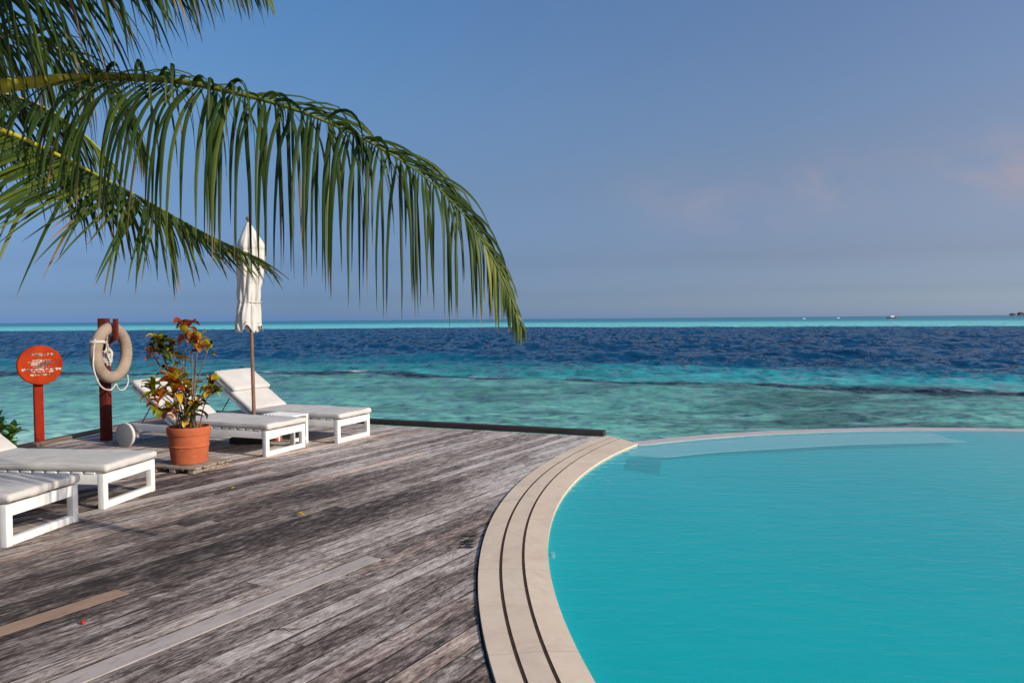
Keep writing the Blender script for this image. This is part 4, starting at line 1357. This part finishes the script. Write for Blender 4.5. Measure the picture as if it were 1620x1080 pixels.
G3 = Vector((0, 0, -1))
def frond(pts, nleaf, Lfun, stem_r, near, far, tipfwd=1.5, seed=0, start=.12, wid=.034, hue_m=.35, fold=0.0, far_len=1.0):
    """near / far: (sideways, lift, forward, droop) of the leaflets on the viewer's side and on the other side"""
    rnd = random.Random(seed)
    P = catmull(pts, 260)
    n = len(P)
    loc = lambda p: p - PO
    st = bmesh.new()
    idx = list(range(0, n, 4))
    tube(st, [loc(P[i]) for i in idx], [stem_r * 3.4 * (1 - i / n) ** 2.5 + .003 for i in idx], 10)
    q_of = lambda t: (t - start) / (1 - start)
    bl = bmesh.new()
    hue, dry = bl.verts.layers.float.new('hue'), bl.verts.layers.float.new('dry')
    for k in range(nleaf):
        t = start + (1 - start) * (k + .5) / nleaf
        for side_ in (0, 1):
            spread, lift, fwd, droop = (near, far)[side_]
            if fold and side_ == 0 and q_of(t) < .32:      # stiffer, reaching out to the viewer near the base
                b = (.32 - q_of(t)) / .32
                spread, fwd, droop = spread + .45 * b, fwd - .60 * b, droop * (1 - .5 * b)
            tt = min(.999, max(0, t + rnd.uniform(-.002, .002)))
            i = int(tt * (n - 1))
            p = P[i]
            T = (P[min(n - 1, i + 3)] - P[max(0, i - 3)]).normalized()
            S = T.cross(Vector((0, 0, 1))).normalized() * (1 if side_ == 0 else -1)
            U = S.cross(T)
            if U.z < 0: U = -U
            q = (t - start) / (1 - start)
            if rnd.random() < .03: continue
            L = Lfun(q) * rnd.choice((rnd.uniform(.88, 1.06), rnd.uniform(.88, 1.06), rnd.uniform(.55, .95)))
            if side_ == 1: L *= far_len
            if side_ == 1 and fold and q < .62 and rnd.random() < fold:      # blown over the stem to the viewer's side
                S, spread, lift, fwd, droop = -S, rnd.uniform(.05, .35), rnd.uniform(.12, .5), rnd.uniform(.1, .8), 2.6
                L *= rnd.uniform(.30, .5)
            elif side_ == 1 and fold and .42 < q < .9 and rnd.random() < .35:  # stiff ones standing out
                droop, lift, fwd = droop * .35, lift + .2, fwd + .5
                L *= .7
            ff = fwd + (tipfwd - fwd) * max(0, (q - .5) / .5) ** 1.4
            d = (S * spread * (1 - .45 * q) + T * ff + U * (lift * (1 - .4 * q) + rnd.uniform(-.14, .14)) + Vector((rnd.uniform(-.12, .12), rnd.uniform(-.12, .12), 0))).normalized()
            wdir = (T - d * T.dot(d)).normalized()
            NSEG = 14
            h = min(1, max(0, hue_m + rnd.gauss(0, .15) + (.28 if q > .82 else 0)))
            dtip = rnd.choice((0, .04, .05, .09, .16)) if rnd.random() < .75 else .0
            if rnd.random() < .04: dtip = .45
            rows = []
            pos = p + d * stem_r * .4 * (1 - q)
            W_ = wid * (1 - .5 * q) * rnd.uniform(.8, 1.15)
            kd = droop * rnd.uniform(.75, 1.25)
            tw = rnd.uniform(-.7, .7)
            kink = rnd.random() < .25
            for s_ in range(NSEG + 1):
                x = s_ / NSEG
                w = W_ * min(1, .3 + x * 6) * max(0.0, 1 - x ** 2.4) ** .9 + .001
                nn = wdir.cross(d).normalized()
                wd_ = (wdir * math.cos(tw * x) + nn * math.sin(tw * x))
                nn2 = wd_.cross(d).normalized()
                rows.append((pos + wd_ * w * .5 + nn2 * w * .18, pos.copy(), pos - wd_ * w * .5 + nn2 * w * .18, x))
                pos = pos + d * (L / NSEG)
                kk = kd * (.25 + .75 * min(1, x * 2.5)) / NSEG * 3.0
                if kink and s_ == 3: kk += .8
                d = (d + G3 * kk + Vector((rnd.uniform(-.025, .025), rnd.uniform(-.025, .025), 0))).normalized()
                wdir = (wdir - d * wdir.dot(d)).normalized()
            V = []
            for a, b, c, x in rows:
                tri = [bl.verts.new(loc(z)) for z in (a, b, c)]
                for z in tri:
                    z[hue] = h
                    z[dry] = max(0.0, min(1.0, (x - (1 - dtip)) / dtip * 1.5)) if dtip > 0 else 0.0
                V.append(tri)
            for A_, B_ in zip(V, V[1:]):
                bl.faces.new((A_[0], A_[1], B_[1], B_[0]))
                bl.faces.new((A_[1], A_[2], B_[2], B_[1]))
    fo = link('frond', bl, M['palm_leaf'], palm, True)
    link('frond_stem', st, M['rachis'], fo, True)
    return fo


def P_(lst): return [at(*q) for q in lst]
cb = [crown + Vector((.0, 0, .05))]
# the long frond sweeping across the picture
frond(cb + P_([(-200, 178, 4.70), (0, 137, 4.62), (150, 123, 4.52), (260, 126, 4.46), (350, 142, 4.40), (450, 168, 4.34), (540, 203, 4.28), (620, 245, 4.22), (690, 295, 4.17), (745, 355, 4.12), (792, 432, 4.08), (826, 516, 4.05)]),
      138, lambda q: np.interp(q, [0, .12, .3, .55, .72, .88, 1], [.85, 1.05, 1.08, 1.0, .76, .38, .12]), .030, (.40, -.45, .22, 2.0), (.42, .36, .55, 2.3), tipfwd=1.15, seed=1, start=.41, wid=.027, hue_m=.30, fold=.6)
# the frond above the picture's top edge
frond(cb + P_([(-260, 50, 4.6), (-150, -35, 4.45), (-20, -82, 4.3), (120, -100, 4.2), (240, -98, 4.12), (330, -78, 4.08), (405, -42, 4.05)]),
      120, lambda q: np.interp(q, [0, .15, .45, .75, 1], [.9, 1.2, 1.15, .68, .3]), .030, (.28, -.7, .62, .6), (.40, -.5, .72, .7), tipfwd=1.3, seed=2, start=.22, wid=.034, hue_m=.32)
# the lower frond pointing down towards the umbrella
frond(cb + P_([(-220, 188, 4.55), (-100, 187, 4.45), (0, 206, 4.4), (70, 235, 4.42), (150, 275, 4.5), (240, 322, 4.6), (330, 372, 4.7), (412, 410, 4.8)]),
      118, lambda q: np.interp(q, [0, .1, .4, .6, .75, 1], [.85, 1.0, 1.05, .75, .42, .25]), .028, (.95, -.85, -.25, .12), (.55, -.30, .55, .7), tipfwd=3.6, far_len=.62, seed=3, start=.47, wid=.030, hue_m=.42)
# darker fronds farther back
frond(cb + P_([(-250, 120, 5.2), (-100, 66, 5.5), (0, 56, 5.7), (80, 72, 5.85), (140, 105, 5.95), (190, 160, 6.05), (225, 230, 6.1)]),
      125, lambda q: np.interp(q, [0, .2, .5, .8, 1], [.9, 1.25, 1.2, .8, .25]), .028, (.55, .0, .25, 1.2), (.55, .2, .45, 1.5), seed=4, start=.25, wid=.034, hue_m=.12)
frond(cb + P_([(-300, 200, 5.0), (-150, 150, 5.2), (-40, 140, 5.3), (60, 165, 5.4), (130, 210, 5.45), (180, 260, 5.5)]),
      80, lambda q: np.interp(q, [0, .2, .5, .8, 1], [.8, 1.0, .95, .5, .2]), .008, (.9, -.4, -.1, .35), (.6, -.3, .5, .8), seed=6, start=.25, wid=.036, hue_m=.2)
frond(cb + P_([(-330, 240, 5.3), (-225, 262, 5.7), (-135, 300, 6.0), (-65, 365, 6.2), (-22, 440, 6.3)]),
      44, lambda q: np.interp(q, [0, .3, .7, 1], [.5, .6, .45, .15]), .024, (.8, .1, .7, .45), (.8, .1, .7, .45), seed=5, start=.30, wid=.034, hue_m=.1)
# the rest of the crown, away from the picture
for k, (a, up_) in enumerate(((150, .9), (205, 1.2), (250, .6), (110, 1.3), (300, 1.5))):
    dv = Vector((math.cos(math.radians(a)), math.sin(math.radians(a)), 0))
    frond([crown + Vector((0, 0, .05)), crown + dv * .9 + Vector((0, 0, .55 * up_)), crown + dv * 2.1 + Vector((0, 0, .75 * up_)), crown + dv * 3.2 + Vector((0, 0, .25 * up_)), crown + dv * 3.9 + Vector((0, 0, -.7))],
          54, lambda q: np.interp(q, [0, .2, .5, .8, 1], [.5, .95, 1.0, .6, .22]), .03, (.7, .2, .4, 1.1), (.7, .2, .4, 1.1), seed=10 + k, start=.25, wid=.042, hue_m=.3)

# ------------------------------------------------------------------ far boats near the horizon
def boat(px, dist, L, label, cabin=True, dark=False):
    X = (px - 810) / F * dist
    r = empty('boat', (X, dist, SZ), math.radians(8), label=label, cat='boat', group='small boats near the horizon')
    bm = bmesh.new()
    N_ = 10
    secs = []
    for i in range(N_ + 1):
        t = i / N_
        x = (t - .5) * L
        w = L * .13 * math.sin(math.pi * min(1, .25 + .75 * (1 - t) * .66 + .0)) if t > .6 else L * .13
        w *= max(.04, 1 - max(0, (t - .6) / .4) ** 2)
        sh = L * .09 * (1 + .8 * t * t)
        secs.append([bm.verts.new(p) for p in ((x, -w, sh), (x, -w * .7, -.2), (x, w * .7, -.2), (x, w, sh))])
    for A, B in zip(secs, secs[1:]):
        for j in range(3): bm.faces.new((A[j], B[j], B[j + 1], A[j + 1]))
        bm.faces.new((A[3], B[3], B[0], A[0]))
    bm.faces.new(secs[0]); bm.faces.new(list(reversed(secs[-1])))
    bmesh.ops.recalc_face_normals(bm, faces=bm.faces)
    link('hull', bm, M['boat_dark'] if dark else M['boat_white'], r)
    bm = bmesh.new()
    box(bm, -L * .25, L * .15, -L * .09, L * .09, L * .10, L * .20, L * .01)
    box(bm, -L * .15, L * .10, -L * .10, L * .10, L * .205, L * .225, L * .005)
    link('cabin', bm, M['boat_white'], r)
    return r
boat(1412, 900, 13, 'dark hulled boat on the horizon right of centre, largest of the far boats', dark=True)
boat(1272, 900, 4.0, 'tiny white boat on the horizon left of the dark hulled boat')
boat(1326, 1100, 5.0, 'faint tiny white boat on the horizon just left of the dark hulled boat')
for k, (px, w, h) in enumerate(((1604, 6, 4), (1617, 8, 6))):
    X = (px - 810) / F * 1400
    hut = empty('stilt_hut', (X, 1400, SZ), label=('smaller dark overwater hut on stilts at the right end of the horizon', 'larger dark overwater hut on stilts at the very right edge of the horizon')[k], cat='hut')
    bm = bmesh.new()
    box(bm, -w / 2, w / 2, 0, 8, 2.5, 2.5 + h * .5)
    link('wall', bm, M['boat_dark'], hut)
    bm = bmesh.new()
    vs = [bm.verts.new(p) for p in ((-w / 2 - 1, -1, 2.55 + h * .5), (w / 2 + 1, -1, 2.55 + h * .5), (w / 2 + 1, 9, 2.55 + h * .5), (-w / 2 - 1, 9, 2.55 + h * .5), (0, 4, 2.5 + h))]
    for j in range(4): bm.faces.new((vs[j], vs[(j + 1) % 4], vs[4]))
    link('roof', bm, M['boat_dark'], hut)
    for lx in (-w / 2 + .5, w / 2 - .5):
        for ly in (1, 7):
            bm = bmesh.new()
            box(bm, lx - .3, lx + .3, ly - .3, ly + .3, -2, 2.48)
            link('stilt', bm, M['boat_dark'], hut)
